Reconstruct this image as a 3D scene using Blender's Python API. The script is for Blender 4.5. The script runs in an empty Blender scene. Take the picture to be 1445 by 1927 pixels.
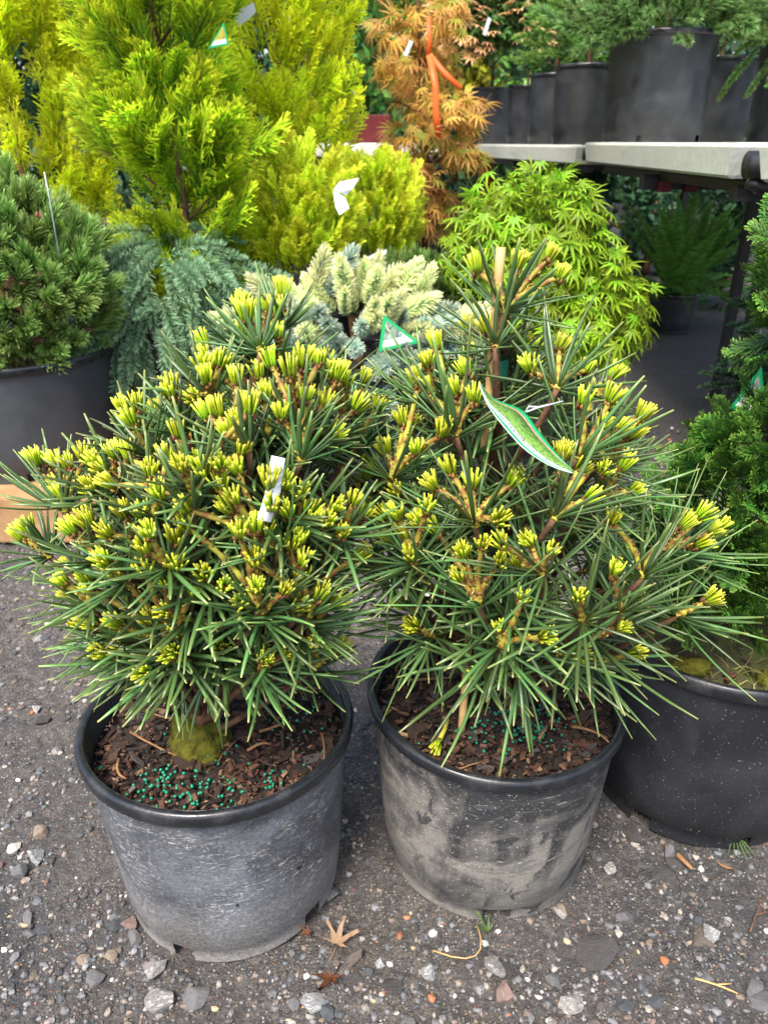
import bpy, bmesh, math, random
import numpy as np
from mathutils import Vector, Matrix, Quaternion

S = bpy.context.scene
COL = S.collection
PI = math.pi

# ------------------------------------------------------------------ camera, sky, sun, exposure
cam_d = bpy.data.cameras.new('camera')
cam = bpy.data.objects.new('camera', cam_d)
COL.objects.link(cam)
cam.location = (0, 0, 0.985)
cam.rotation_euler = (PI / 2 - 0.453, 0, 0)
cam_d.sensor_fit = 'VERTICAL'
cam_d.sensor_height = 24.0
cam_d.lens = 1430.0 / 1927.0 * 24.0
cam_d.clip_start = 0.02
cam_d.clip_end = 400
cam_d.dof.use_dof = True
cam_d.dof.focus_distance = 0.92
cam_d.dof.aperture_fstop = 6.0
S.camera = cam

SUN_EL, SUN_AZ = math.radians(58), math.radians(205)      # azimuth the light comes from, clockwise from +Y
world = bpy.data.worlds.new('World')
S.world = world
world.use_nodes = True
wnt = world.node_tree
bg = wnt.nodes['Background']
sky = wnt.nodes.new('ShaderNodeTexSky')
sky.sky_type = 'NISHITA'
sky.sun_disc = False
sky.sun_elevation = SUN_EL
sky.sun_rotation = SUN_AZ
sky.air_density = 1.0
sky.dust_density = 4.0
sky.ozone_density = 1.0
wnt.links.new(sky.outputs['Color'], bg.inputs['Color'])
bg.inputs['Strength'].default_value = 0.095

sun_d = bpy.data.lights.new('sun', 'SUN')
sun = bpy.data.objects.new('sun', sun_d)
COL.objects.link(sun)
sun_d.energy = 1.5
sun_d.angle = math.radians(16)
sun_d.color = (1.0, 0.95, 0.87)
sd = Vector((math.sin(SUN_AZ) * math.cos(SUN_EL), math.cos(SUN_AZ) * math.cos(SUN_EL), math.sin(SUN_EL)))
sun.rotation_euler = (-sd).to_track_quat('-Z', 'Y').to_euler()

S.view_settings.view_transform = 'Standard'
S.view_settings.look = 'None'
S.view_settings.gamma = 1.0
S.view_settings.exposure = 2.14
S.view_settings.use_curve_mapping = False
S.render.engine = 'CYCLES'
S.cycles.max_bounces = 8
S.cycles.transparent_max_bounces = 8
S.cycles.use_denoising = True

# ------------------------------------------------------------------ node helpers
def node(nt, typ, props=None, **ins):
    n = nt.nodes.new(typ)
    for k, v in (props or {}).items():
        setattr(n, k, v)
    for k, v in ins.items():
        key = int(k[1:]) if k[0] == 'i' and k[1:].isdigit() else k.replace('_', ' ')
        s = n.inputs[key]
        if isinstance(v, bpy.types.NodeSocket):
            nt.links.new(v, s)
        else:
            s.default_value = v
    return n

def rgba(c):
    return (c[0], c[1], c[2], 1.0)

def newmat(name):
    m = bpy.data.materials.new(name)
    m.use_nodes = True
    return m, m.node_tree, m.node_tree.nodes['Principled BSDF']

def mixc(nt, f, a, b, blend='MIX'):
    n = nt.nodes.new('ShaderNodeMix')
    n.data_type = 'RGBA'
    n.blend_type = blend
    for i, v in ((0, f), (6, a), (7, b)):
        if isinstance(v, bpy.types.NodeSocket):
            nt.links.new(v, n.inputs[i])
        else:
            n.inputs[i].default_value = v if i == 0 else rgba(v)
    return n.outputs[2]

def math_(nt, op, a, b=0.0, clamp=False):
    n = nt.nodes.new('ShaderNodeMath')
    n.operation = op
    n.use_clamp = clamp
    for i, v in ((0, a), (1, b)):
        if isinstance(v, bpy.types.NodeSocket):
            nt.links.new(v, n.inputs[i])
        else:
            n.inputs[i].default_value = v
    return n.outputs[0]

def ramp(nt, fac, stops, interp='LINEAR'):
    n = nt.nodes.new('ShaderNodeValToRGB')
    n.color_ramp.interpolation = interp
    els = n.color_ramp.elements
    while len(els) < len(stops):
        els.new(0.5)
    for e, (p, c) in zip(els, stops):
        e.position = p
        e.color = rgba(c) if hasattr(c, '__len__') else (c, c, c, 1)
    nt.links.new(fac, n.inputs[0])
    return n.outputs[0]

def objco(nt, scale=(1, 1, 1)):
    tc = nt.nodes.new('ShaderNodeTexCoord')
    mp = node(nt, 'ShaderNodeMapping', Vector=tc.outputs['Object'], Scale=scale)
    return mp.outputs[0]

def noise(nt, co, scale, detail=4, rough=0.55, dist=0.0):
    n = node(nt, 'ShaderNodeTexNoise', Vector=co, Scale=scale, Detail=detail, Roughness=rough, Distortion=dist)
    return n.outputs['Fac']

def bump(nt, bs, h, strength=0.3, dist=0.01):
    b = node(nt, 'ShaderNodeBump', Height=h, Strength=strength, Distance=dist)
    nt.links.new(b.outputs[0], bs.inputs['Normal'])

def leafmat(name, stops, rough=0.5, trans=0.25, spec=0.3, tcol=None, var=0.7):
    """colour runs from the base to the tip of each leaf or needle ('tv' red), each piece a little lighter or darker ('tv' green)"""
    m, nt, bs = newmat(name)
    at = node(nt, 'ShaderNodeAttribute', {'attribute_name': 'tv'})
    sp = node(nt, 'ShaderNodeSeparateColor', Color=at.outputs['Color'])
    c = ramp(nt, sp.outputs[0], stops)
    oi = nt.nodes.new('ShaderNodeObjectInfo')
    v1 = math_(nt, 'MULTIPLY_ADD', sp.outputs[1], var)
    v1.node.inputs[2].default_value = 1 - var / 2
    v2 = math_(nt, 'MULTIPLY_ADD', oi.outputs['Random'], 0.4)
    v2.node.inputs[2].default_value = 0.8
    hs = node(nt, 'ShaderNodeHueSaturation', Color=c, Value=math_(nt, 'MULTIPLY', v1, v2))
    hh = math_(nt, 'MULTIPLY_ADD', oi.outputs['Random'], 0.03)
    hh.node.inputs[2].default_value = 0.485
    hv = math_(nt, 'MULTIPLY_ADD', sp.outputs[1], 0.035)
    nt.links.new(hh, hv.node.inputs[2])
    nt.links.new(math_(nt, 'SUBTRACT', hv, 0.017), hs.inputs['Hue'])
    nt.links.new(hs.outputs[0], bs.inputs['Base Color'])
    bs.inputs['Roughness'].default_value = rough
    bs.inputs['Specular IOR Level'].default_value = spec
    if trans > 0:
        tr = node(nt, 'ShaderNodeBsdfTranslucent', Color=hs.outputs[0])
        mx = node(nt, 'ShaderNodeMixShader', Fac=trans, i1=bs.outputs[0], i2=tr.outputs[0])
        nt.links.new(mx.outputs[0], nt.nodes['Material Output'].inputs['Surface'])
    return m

def plain(name, c, rough=0.6, spec=0.4, nscale=40, namt=0.3, c2=None, bumpy=0.0):
    m, nt, bs = newmat(name)
    co = objco(nt)
    n = noise(nt, co, nscale)
    f = ramp(nt, n, [(0.3, 0.0), (0.7, 1.0)])
    c2 = c2 or tuple(x * (1 - namt) for x in c)
    nt.links.new(mixc(nt, f, c, c2), bs.inputs['Base Color'])
    bs.inputs['Roughness'].default_value = rough
    bs.inputs['Specular IOR Level'].default_value = spec
    if bumpy:
        bump(nt, bs, n, bumpy, 0.004)
    return m

def vcol(name, rough=0.7, nscale=150, bumpy=0.3, spec=0.3):
    """colour of each loose grain from its own 'tv' attribute"""
    m, nt, bs = newmat(name)
    at = node(nt, 'ShaderNodeAttribute', {'attribute_name': 'tv'})
    co = objco(nt)
    n = noise(nt, co, nscale)
    c = mixc(nt, 0.6, at.outputs['Color'], ramp(nt, n, [(0.25, 0.45), (0.75, 1.5)]), 'MULTIPLY')
    nt.links.new(c, bs.inputs['Base Color'])
    bs.inputs['Roughness'].default_value = rough
    bs.inputs['Specular IOR Level'].default_value = spec
    bump(nt, bs, n, bumpy, 0.003)
    return m

# ------------------------------------------------------------------ mesh helpers
class MB:
    def __init__(self):
        self.V, self.F, self.T, self.n = [], [], [], 0
    def add(self, V, F, tv=None):
        V = np.asarray(V, float).reshape(-1, 3)
        for f in F:
            f = np.asarray(f, int)
            if f.size:
                self.F.append(f + self.n)
        self.V.append(V)
        t = np.zeros((len(V), 3)) + 0.5 if tv is None else np.broadcast_to(np.asarray(tv, float), (len(V), 3))
        self.T.append(t)
        self.n += len(V)
        return self
    def mesh(self, name, mat, smooth=True):
        V = np.concatenate(self.V) if self.V else np.zeros((0, 3))
        me = bpy.data.meshes.new(name)
        loops = np.concatenate([f.ravel() for f in self.F]) if self.F else np.zeros(0, int)
        sizes = np.concatenate([np.full(len(f), f.shape[1]) for f in self.F]) if self.F else np.zeros(0, int)
        starts = np.concatenate([[0], np.cumsum(sizes)[:-1]]) if len(sizes) else sizes
        me.vertices.add(len(V)); me.loops.add(len(loops)); me.polygons.add(len(sizes))
        me.vertices.foreach_set('co', V.astype(np.float32).ravel())
        me.loops.foreach_set('vertex_index', loops.astype(np.int32))
        me.polygons.foreach_set('loop_start', starts.astype(np.int32))
        me.polygons.foreach_set('loop_total', sizes.astype(np.int32))
        me.polygons.foreach_set('use_smooth', np.full(len(sizes), smooth))
        a = me.color_attributes.new('tv', 'FLOAT_COLOR', 'POINT')
        T = np.concatenate(self.T) if self.T else np.zeros((0, 3))
        a.data.foreach_set('color', np.concatenate([T, np.ones((len(T), 1))], 1).astype(np.float32).ravel())
        me.update(calc_edges=True)
        me.validate()
        if mat is not None:
            for mm in (mat if isinstance(mat, (list, tuple)) else [mat]):
                me.materials.append(mm)
        return me

def nrm(a):
    a = np.asarray(a, float)
    return a / (np.linalg.norm(a, axis=-1, keepdims=True) + 1e-9)

def tubes(P, R, ns=5, flat=1.0, ref=None, tv=None, cap=True):
    P = np.asarray(P, float); R = np.asarray(R, float)
    N, K, _ = P.shape
    R = np.broadcast_to(R, (N, K))
    T = nrm(np.gradient(P, axis=1))
    if ref is None:
        ref = np.where(np.abs(T[:, :1, 2:3]) > 0.9, np.array([[[1.0, 0.1, 0]]]), np.array([[[0.05, 0, 1.0]]]))
    else:
        ref = np.broadcast_to(np.asarray(ref, float).reshape(-1, 1, 3), (N, 1, 3))
    n1 = nrm(np.cross(T, ref)); n2 = np.cross(T, n1)
    a = np.arange(ns) / ns * 2 * PI
    V = P[:, :, None] + R[:, :, None, None] * (np.cos(a)[None, None, :, None] * n1[:, :, None] + flat * np.sin(a)[None, None, :, None] * n2[:, :, None])
    idx = np.arange(N * K * ns).reshape(N, K, ns)
    r = np.roll(idx, -1, axis=2)
    F = np.stack([idx[:, :-1], r[:, :-1], r[:, 1:], idx[:, 1:]], -1).reshape(-1, 4)
    Fs = [F]
    if cap:
        Fs.append(idx[:, -1].reshape(-1, ns))
        Fs.append(idx[:, 0, ::-1].reshape(-1, ns))
    if tv is not None:
        tv = np.broadcast_to(np.asarray(tv, float), (N, K, 3))
        tv = np.repeat(tv[:, :, None], ns, axis=2).reshape(-1, 3)
    return V.reshape(-1, 3), Fs, tv

def ribbons(P, W, nr, tv, fold=0.35):
    P = np.asarray(P, float); W = np.asarray(W, float)
    N, K, _ = P.shape
    W = np.broadcast_to(W, (N, K))[..., None]
    T = nrm(np.gradient(P, axis=1))
    nr = np.broadcast_to(np.asarray(nr, float).reshape(-1, 1, 3), (N, 1, 3))
    sd_ = nrm(np.cross(T, nr)); n2 = np.cross(sd_, T)
    if fold:
        V = np.stack([P + W * sd_ + n2 * W * fold, P, P - W * sd_ + n2 * W * fold], 2)
        m = 3
    else:
        V = np.stack([P + W * sd_, P - W * sd_], 2); m = 2
    idx = np.arange(N * K * m).reshape(N, K, m)
    F = np.stack([idx[:, :-1, :-1], idx[:, :-1, 1:], idx[:, 1:, 1:], idx[:, 1:, :-1]], -1).reshape(-1, 4)
    tv = np.repeat(np.broadcast_to(tv, (N, K, 3))[:, :, None], m, axis=2).reshape(-1, 3)
    return V.reshape(-1, 3), [F], tv

def link(o, parent=None):
    COL.objects.link(o)
    if parent is not None:
        o.parent = parent
    return o

def obj(name, me, parent=None, loc=(0, 0, 0), label=None):
    o = bpy.data.objects.new(name, me)
    link(o, parent)
    o.location = loc
    if label:
        o['label'] = label
    return o

def thing(name, label, cat, loc=(0, 0, 0), group=None, me=None, rot=(0, 0, 0)):
    o = bpy.data.objects.new(name, me)
    COL.objects.link(o)
    o.location = loc
    o.rotation_euler = rot
    o['label'] = label
    o['category'] = cat
    if group:
        o['group'] = group
    return o

def structure(o, kind='structure'):
    o['kind'] = kind
    return o

def bm_mesh(bm, name, mat, smooth=False):
    me = bpy.data.meshes.new(name)
    bm.to_mesh(me)
    bm.free()
    if mat:
        me.materials.append(mat)
    for p in me.polygons:
        p.use_smooth = smooth
    return me

def box(sx, sy, sz, bev=0.004, c=(0, 0, 0), bm=None, seg=2):
    own = bm is None
    bm = bm or bmesh.new()
    r = bmesh.ops.create_cube(bm, size=1.0)
    vs = r['verts']
    for v in vs:
        v.co = Vector((v.co.x * sx + c[0], v.co.y * sy + c[1], v.co.z * sz + c[2]))
    if bev:
        es = {e for v in vs for e in v.link_edges}
        bmesh.ops.bevel(bm, geom=list(es), offset=bev, segments=seg, affect='EDGES', profile=0.6)
    return bm

def vnoise2(x, y, seed):
    """smooth 2D value noise in -1..1"""
    rng = np.random.default_rng(seed)
    G = rng.uniform(-1, 1, (256, 256))
    xi = np.floor(x).astype(int); yi = np.floor(y).astype(int)
    fx = x - xi; fy = y - yi
    fx = fx * fx * (3 - 2 * fx); fy = fy * fy * (3 - 2 * fy)
    g = lambda a, b: G[a % 256, b % 256]
    return (g(xi, yi) * (1 - fx) + g(xi + 1, yi) * fx) * (1 - fy) + (g(xi, yi + 1) * (1 - fx) + g(xi + 1, yi + 1) * fx) * fy

# ------------------------------------------------------------------ materials
M = {}
# umbrella pine
M['needle'] = leafmat('umbrella_needle', [(0.0, (0.10, 0.15, 0.03)), (0.12, (0.052, 0.105, 0.030)), (0.8, (0.070, 0.138, 0.040)), (0.97, (0.105, 0.17, 0.042)), (1.0, (0.24, 0.25, 0.07))], 0.33, 0.08, 0.55, var=0.9)
M['newgrowth'] = leafmat('umbrella_new_growth', [(0.0, (0.12, 0.19, 0.012)), (0.3, (0.23, 0.35, 0.012)), (0.8, (0.45, 0.53, 0.018)), (1.0, (0.58, 0.57, 0.06))], 0.4, 0.18, 0.4, var=0.7)
M['stem'] = leafmat('umbrella_stem', [(0.0, (0.10, 0.04, 0.018)), (0.4, (0.20, 0.095, 0.025)), (0.6, (0.28, 0.22, 0.035)), (1.0, (0.33, 0.31, 0.04))], 0.55, 0.0, 0.3, var=0.4)
M['bark'] = plain('brown_bark', (0.16, 0.085, 0.045), 0.85, 0.2, 60, c2=(0.06, 0.03, 0.018), bumpy=0.8)
M['twig'] = plain('dry_twig', (0.30, 0.17, 0.08), 0.8, 0.2, 90, c2=(0.16, 0.08, 0.035), bumpy=0.4)
M['bamboo'] = plain('bamboo_cane', (0.56, 0.36, 0.15), 0.5, 0.4, 30, c2=(0.40, 0.24, 0.09), bumpy=0.1)

def potmat(name, style):
    m, nt, bs = newmat(name)
    co = objco(nt)
    big = noise(nt, co, 9, 5, 0.6, 0.6)
    fine = noise(nt, co, 260, 3, 0.7)
    base = (0.013, 0.0145, 0.018)
    sepn = node(nt, 'ShaderNodeSeparateXYZ', Vector=nt.nodes.new('ShaderNodeTexCoord').outputs['Object'])
    z = sepn.outputs[2]
    if style == 'worn':
        base = (0.040, 0.044, 0.050)
    if style == 'scratched':
        f = math_(nt, 'MULTIPLY', ramp(nt, big, [(0.34, 0.2), (0.62, 0.95)]), ramp(nt, fine, [(0.3, 0.35), (0.7, 1.0)]))
        c = mixc(nt, f, base, (0.175, 0.19, 0.215))
        for (sc, rot, th) in (((60, 60, 230), (0.5, 0.4, 0), 0.63), ((75, 75, 240), (-0.9, 0.6, 0.8), 0.63), ((45, 45, 300), (0.2, -0.9, 0.3), 0.64), ((190, 190, 55), (0.15, 0.25, 0.3), 0.66), ((210, 210, 210), (0, 0, 0), 0.69)):
            tc = nt.nodes.new('ShaderNodeTexCoord')
            mp = node(nt, 'ShaderNodeMapping', Vector=tc.outputs['Object'], Scale=sc, Rotation=rot)
            s = noise(nt, mp.outputs[0], 1.0, 2, 0.5, 1.6)
            area = ramp(nt, noise(nt, co, 14, 3), [(0.4, 0.25), (0.62, 1.0)])
            sf = math_(nt, 'MULTIPLY', ramp(nt, s, [(th, 0.0), (th + 0.06, 0.62)]), area)
            c = mixc(nt, sf, c, (0.50, 0.48, 0.44))
        vo = node(nt, 'ShaderNodeTexVoronoi', Vector=node(nt, 'ShaderNodeMapping', Vector=co, Scale=(1, 1, 0.75)).outputs[0], Scale=44.0)
        sepc = node(nt, 'ShaderNodeSeparateColor', Color=vo.outputs['Color'])
        keep = math_(nt, 'MULTIPLY', math_(nt, 'GREATER_THAN', sepc.outputs[0], 0.62), math_(nt, 'GREATER_THAN', noise(nt, co, 8, 2), 0.50))
        drop = math_(nt, 'MULTIPLY', math_(nt, 'LESS_THAN', math_(nt, 'ADD', vo.outputs['Distance'], math_(nt, 'MULTIPLY', fine, 0.1)), math_(nt, 'MULTIPLY', sepc.outputs[1], 0.30)), keep)
        c = mixc(nt, drop, c, (0.012, 0.013, 0.016))
        low = math_(nt, 'MULTIPLY', ramp(nt, math_(nt, 'ADD', z, math_(nt, 'MULTIPLY', big, 0.06)), [(0.04, 1.0), (0.15, 0.0)]), 0.9)
        c = mixc(nt, math_(nt, 'MULTIPLY', low, ramp(nt, fine, [(0.35, 0.2), (0.65, 1.0)])), c, (0.30, 0.28, 0.25))
        rough = 0.5
    elif style == 'muddy':
        zz = math_(nt, 'MULTIPLY_ADD', z, -2.4)
        zz.node.inputs[2].default_value = 0.92
        patch = noise(nt, co, 12, 5, 0.6, 1.2)
        stre = noise(nt, objco(nt, (26, 26, 5)), 1.0, 4, 0.6, 0.5)
        f0 = math_(nt, 'ADD', math_(nt, 'MULTIPLY', patch, 1.15), math_(nt, 'MULTIPLY', stre, 0.5))
        f0 = math_(nt, 'ADD', math_(nt, 'SUBTRACT', f0, 0.72), math_(nt, 'MULTIPLY', zz, 0.45))
        f = ramp(nt, f0, [(0.20, 0.06), (0.34, 0.42), (0.48, 0.9)])
        f = math_(nt, 'MULTIPLY', f, ramp(nt, fine, [(0.25, 0.7), (0.6, 1.0)]))
        c = mixc(nt, f, base, mixc(nt, big, (0.165, 0.158, 0.142), (0.255, 0.238, 0.205)))
        wetp = ramp(nt, noise(nt, objco(nt, (11, 11, 8)), 1.0, 3, 0.55, 2.2), [(0.60, 0.0), (0.635, 0.9)])
        c = mixc(nt, wetp, c, (0.02, 0.021, 0.025))
        smear = ramp(nt, noise(nt, node(nt, 'ShaderNodeMapping', Vector=nt.nodes.new('ShaderNodeTexCoord').outputs['Object'], Scale=(14, 14, 90), Rotation=(0.5, 0.3, 0.2)).outputs[0], 1.0, 4, 0.65, 1.0), [(0.5, 0.0), (0.62, 0.6)])
        c = mixc(nt, smear, c, (0.07, 0.07, 0.072))
        sp = ramp(nt, noise(nt, co, 420, 2), [(0.66, 0.0), (0.70, 0.8)])
        c = mixc(nt, sp, c, (0.5, 0.48, 0.43))
        sc_ = ramp(nt, noise(nt, objco(nt, (50, 50, 260)), 1.0, 2, 0.5, 1.5), [(0.69, 0.0), (0.73, 0.7)])
        c = mixc(nt, sc_, c, (0.5, 0.47, 0.42))
        rough = 0.62
    else:
        f = ramp(nt, big, [(0.4, 0.0), (0.75, 0.20 if style == 'dusty' else 0.10)])
        c = mixc(nt, f, base, (0.16, 0.17, 0.18) if style != 'mossy' else (0.14, 0.15, 0.12))
        sp = ramp(nt, noise(nt, objco(nt, (260, 260, 330)), 1.0, 2, 0.6), [(0.68, 0.0), (0.72, 0.5)])
        if style == 'speckled':
            c = mixc(nt, sp, c, (0.42, 0.41, 0.38))
        rough = 0.45
    nt.links.new(c, bs.inputs['Base Color'])
    nt.links.new(ramp(nt, big, [(0.3, rough - 0.1), (0.7, rough + 0.12)]), bs.inputs['Roughness'])
    bs.inputs['Specular IOR Level'].default_value = 0.45
    bump(nt, bs, math_(nt, 'ADD', math_(nt, 'MULTIPLY', big, 1.0), math_(nt, 'MULTIPLY', fine, 0.12)), 0.25, 0.006)
    return m

for s_ in ('scratched', 'muddy', 'worn', 'dusty', 'plain', 'speckled', 'mossy'):
    M['pot_' + s_] = potmat('pot_plastic_' + s_, s_)

def rimmat():
    m, nt, bs = newmat('pot_rim_plastic')
    co = objco(nt)
    n = noise(nt, co, 22, 4, 0.6, 0.4)
    f2 = noise(nt, co, 320, 2)
    c = mixc(nt, math_(nt, 'MULTIPLY', ramp(nt, n, [(0.5, 0.0), (0.7, 0.4)]), ramp(nt, f2, [(0.4, 0.3), (0.65, 1.0)])), (0.011, 0.0125, 0.0155), (0.10, 0.10, 0.10))
    nt.links.new(c, bs.inputs['Base Color'])
    nt.links.new(ramp(nt, n, [(0.35, 0.16), (0.65, 0.42)]), bs.inputs['Roughness'])
    bump(nt, bs, noise(nt, co, 90, 3), 0.12, 0.004)
    return m
M['rim'] = rimmat()

def soilmat(name, a, b, moss=0.0):
    m, nt, bs = newmat(name)
    co = objco(nt)
    n = noise(nt, co, 120, 6, 0.7)
    c = mixc(nt, ramp(nt, n, [(0.35, 0.0), (0.7, 1.0)]), a, b)
    if moss:
        g = ramp(nt, noise(nt, co, 16, 4, 0.6), [(0.55 - moss * 0.25, 0.0), (0.62, 0.85)])
        c = mixc(nt, g, c, (0.10, 0.12, 0.02))
    nt.links.new(c, bs.inputs['Base Color'])
    bs.inputs['Roughness'].default_value = 0.85
    bump(nt, bs, noise(nt, co, 180, 5, 0.7), 0.9, 0.01)
    return m
M['soil'] = soilmat('potting_soil', (0.014, 0.010, 0.008), (0.05, 0.033, 0.022))
M['mossy_soil'] = soilmat('mossy_soil', (0.025, 0.018, 0.012), (0.10, 0.07, 0.04), 0.8)
M['moss'] = plain('moss', (0.13, 0.12, 0.015), 0.95, 0.1, 120, c2=(0.045, 0.05, 0.01), bumpy=1.0)
CHIPM = [plain('bark_chip_' + n, a, 0.75, 0.35, 70, c2=b, bumpy=0.6) for n, a, b in (
    ('dark', (0.06, 0.035, 0.025), (0.02, 0.012, 0.01)), ('red', (0.16, 0.065, 0.04), (0.05, 0.022, 0.016)),
    ('brown', (0.10, 0.06, 0.035), (0.04, 0.024, 0.016)), ('tan', (0.30, 0.17, 0.09), (0.14, 0.07, 0.04)), ('grey', (0.11, 0.10, 0.095), (0.05, 0.045, 0.04)))]
M['pellet'] = plain('green_pellet', (0.005, 0.24, 0.13), 0.35, 0.5, 50, 0.25)

def groundmat():
    m, nt, bs = newmat('wet_gravelly_asphalt')
    tc = nt.nodes.new('ShaderNodeTexCoord')
    co = tc.outputs['Object']
    a = noise(nt, co, 2.2, 5, 0.6, 0.4)
    b = noise(nt, co, 38, 6, 0.7)
    d = noise(nt, co, 300, 4, 0.7)
    c = mixc(nt, ramp(nt, a, [(0.35, 0.0), (0.65, 1.0)]), (0.105, 0.102, 0.10), (0.205, 0.168, 0.130))
    hb = noise(nt, co, 90, 5, 0.75)
    c = mixc(nt, ramp(nt, hb, [(0.36, 0.85), (0.55, 0.0)]), c, (0.024, 0.023, 0.024))
    c = mixc(nt, ramp(nt, hb, [(0.56, 0.0), (0.75, 0.7)]), c, (0.27, 0.25, 0.225))
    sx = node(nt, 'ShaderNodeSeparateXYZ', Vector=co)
    wet = math_(nt, 'MULTIPLY', ramp(nt, math_(nt, 'ADD', sx.outputs[0], math_(nt, 'MULTIPLY', a, 0.5)), [(0.85, 0.0), (1.0, 1.0)]), ramp(nt, math_(nt, 'MULTIPLY', sx.outputs[1], 0.25), [(0.33, 0.0), (0.42, 1.0)]))  # shade below the bench, painted into the ground colour
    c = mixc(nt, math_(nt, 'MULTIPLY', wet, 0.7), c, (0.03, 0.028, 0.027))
    c = mixc(nt, ramp(nt, b, [(0.35, 0.75), (0.62, 0.0)]), c, (0.045, 0.044, 0.046))
    c = mixc(nt, ramp(nt, d, [(0.42, 0.55), (0.62, 0.0)]), c, (0.026, 0.025, 0.025))
    c = mixc(nt, ramp(nt, d, [(0.60, 0.0), (0.72, 0.6)]), c, (0.26, 0.245, 0.22))
    vo = node(nt, 'ShaderNodeTexVoronoi', Vector=co, Scale=240.0)
    sc = node(nt, 'ShaderNodeSeparateColor', Color=vo.outputs['Color'])
    hue = ramp(nt, sc.outputs[1], [(0.0, (0.30, 0.28, 0.25)), (0.35, (0.10, 0.105, 0.115)), (0.6, (0.05, 0.05, 0.055)), (0.82, (0.20, 0.14, 0.10)), (0.97, (0.32, 0.14, 0.08)), (1.0, (0.5, 0.48, 0.44))], 'CONSTANT')
    keep = math_(nt, 'MULTIPLY', math_(nt, 'GREATER_THAN', sc.outputs[0], 0.62), ramp(nt, vo.outputs['Distance'], [(0.35, 1.0), (0.5, 0.0)]))
    c = mixc(nt, math_(nt, 'MULTIPLY', keep, 0.85), c, hue)
    nt.links.new(c, bs.inputs['Base Color'])
    nt.links.new(ramp(nt, a, [(0.3, 0.5), (0.7, 0.85)]), bs.inputs['Roughness'])
    h = math_(nt, 'ADD', math_(nt, 'MULTIPLY', b, 0.8), math_(nt, 'ADD', math_(nt, 'MULTIPLY', d, 0.5), math_(nt, 'MULTIPLY', keep, 0.25)))
    bump(nt, bs, h, 1.0, 0.012)
    return m
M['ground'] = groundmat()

def stonemat(name, a, b, vein=None, spots=0.0):
    m, nt, bs = newmat('stone_' + name)
    co = objco(nt)
    n = noise(nt, co, 3.0, 6, 0.7, 0.8)
    c = mixc(nt, ramp(nt, n, [(0.3, 0.0), (0.7, 1.0)]), a, b)
    f = noise(nt, co, 16.0, 4, 0.7)
    c = mixc(nt, ramp(nt, f, [(0.45, 0.45), (0.6, 0.0)]), c, tuple(x * 0.45 for x in a))
    if vein:
        w = noise(nt, objco(nt, (1.2, 2.4, 5.0)), 1.1, 5, 0.65, 1.6)
        c = mixc(nt, ramp(nt, w, [(0.52, 0.0), (0.6, 0.85)]), c, vein)
    nt.links.new(c, bs.inputs['Base Color'])
    bs.inputs['Roughness'].default_value = 0.7
    bump(nt, bs, math_(nt, 'ADD', n, math_(nt, 'MULTIPLY', f, 0.4)), 0.5, 0.05)
    return m
STM = [stonemat('grey', (0.17, 0.17, 0.17), (0.09, 0.09, 0.095)), stonemat('slate', (0.085, 0.095, 0.105), (0.045, 0.05, 0.058)),
       stonemat('dark', (0.075, 0.07, 0.066), (0.035, 0.034, 0.034)), stonemat('tan', (0.30, 0.24, 0.17), (0.17, 0.13, 0.10)),
       stonemat('brown', (0.15, 0.12, 0.10), (0.08, 0.066, 0.058)), stonemat('granite', (0.32, 0.31, 0.29), (0.10, 0.10, 0.10), (0.48, 0.46, 0.42)),
       stonemat('white', (0.62, 0.59, 0.53), (0.38, 0.36, 0.32)), stonemat('pink', (0.30, 0.20, 0.17), (0.20, 0.14, 0.125)),
       stonemat('rust', (0.34, 0.12, 0.055), (0.20, 0.075, 0.04)), stonemat('veined', (0.30, 0.31, 0.31), (0.16, 0.17, 0.18), (0.62, 0.61, 0.58))]
M['gravel'] = vcol('loose_gravel', 0.7)
M['wood'] = plain('sleeper_wood', (0.36, 0.22, 0.11), 0.7, 0.2, 14, c2=(0.22, 0.12, 0.055), bumpy=0.3)
M['steel'] = plain('black_painted_steel', (0.018, 0.018, 0.02), 0.42, 0.4, 30, 0.3)
M['blackpipe'] = plain('black_rubber_pipe', (0.012, 0.012, 0.013), 0.35, 0.5, 30, 0.3)
M['red'] = plain('red_plastic', (0.11, 0.008, 0.010), 0.5, 0.4, 30, 0.3)
M['orange'] = plain('orange_ribbon', (0.78, 0.12, 0.02), 0.5, 0.4, 20, 0.25)
M['white'] = plain('white_tag_plastic', (0.56, 0.60, 0.62), 0.6, 0.2, 20, 0.06)
M['green'] = plain('green_tag_border', (0.005, 0.27, 0.085), 0.6, 0.2, 20, 0.1)
M['tape'] = plain('dark_green_tape', (0.004, 0.13, 0.075), 0.3, 0.5, 60, 0.3)
M['ink'] = plain('black_ink', (0.02, 0.025, 0.04), 0.6, 0.2, 20, 0.0)

def benchmat():
    m, nt, bs = newmat('cream_bench_plastic')
    co = objco(nt)
    n = noise(nt, co, 7, 4)
    c = mixc(nt, n, (0.58, 0.59, 0.52), (0.49, 0.50, 0.43))
    d = noise(nt, objco(nt, (70, 70, 40)), 1.0, 2, 0.5)
    c = mixc(nt, ramp(nt, d, [(0.62, 0.0), (0.68, 0.8)]), c, (0.66, 0.67, 0.64))
    g = noise(nt, objco(nt, (4, 4, 18)), 1.0, 5, 0.7)
    c = mixc(nt, ramp(nt, g, [(0.56, 0.0), (0.72, 0.45)]), c, (0.25, 0.27, 0.17))
    nt.links.new(c, bs.inputs['Base Color'])
    bs.inputs['Roughness'].default_value = 0.35
    bump(nt, bs, d, 0.3, 0.004)
    return m
M['bench'] = benchmat()

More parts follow.
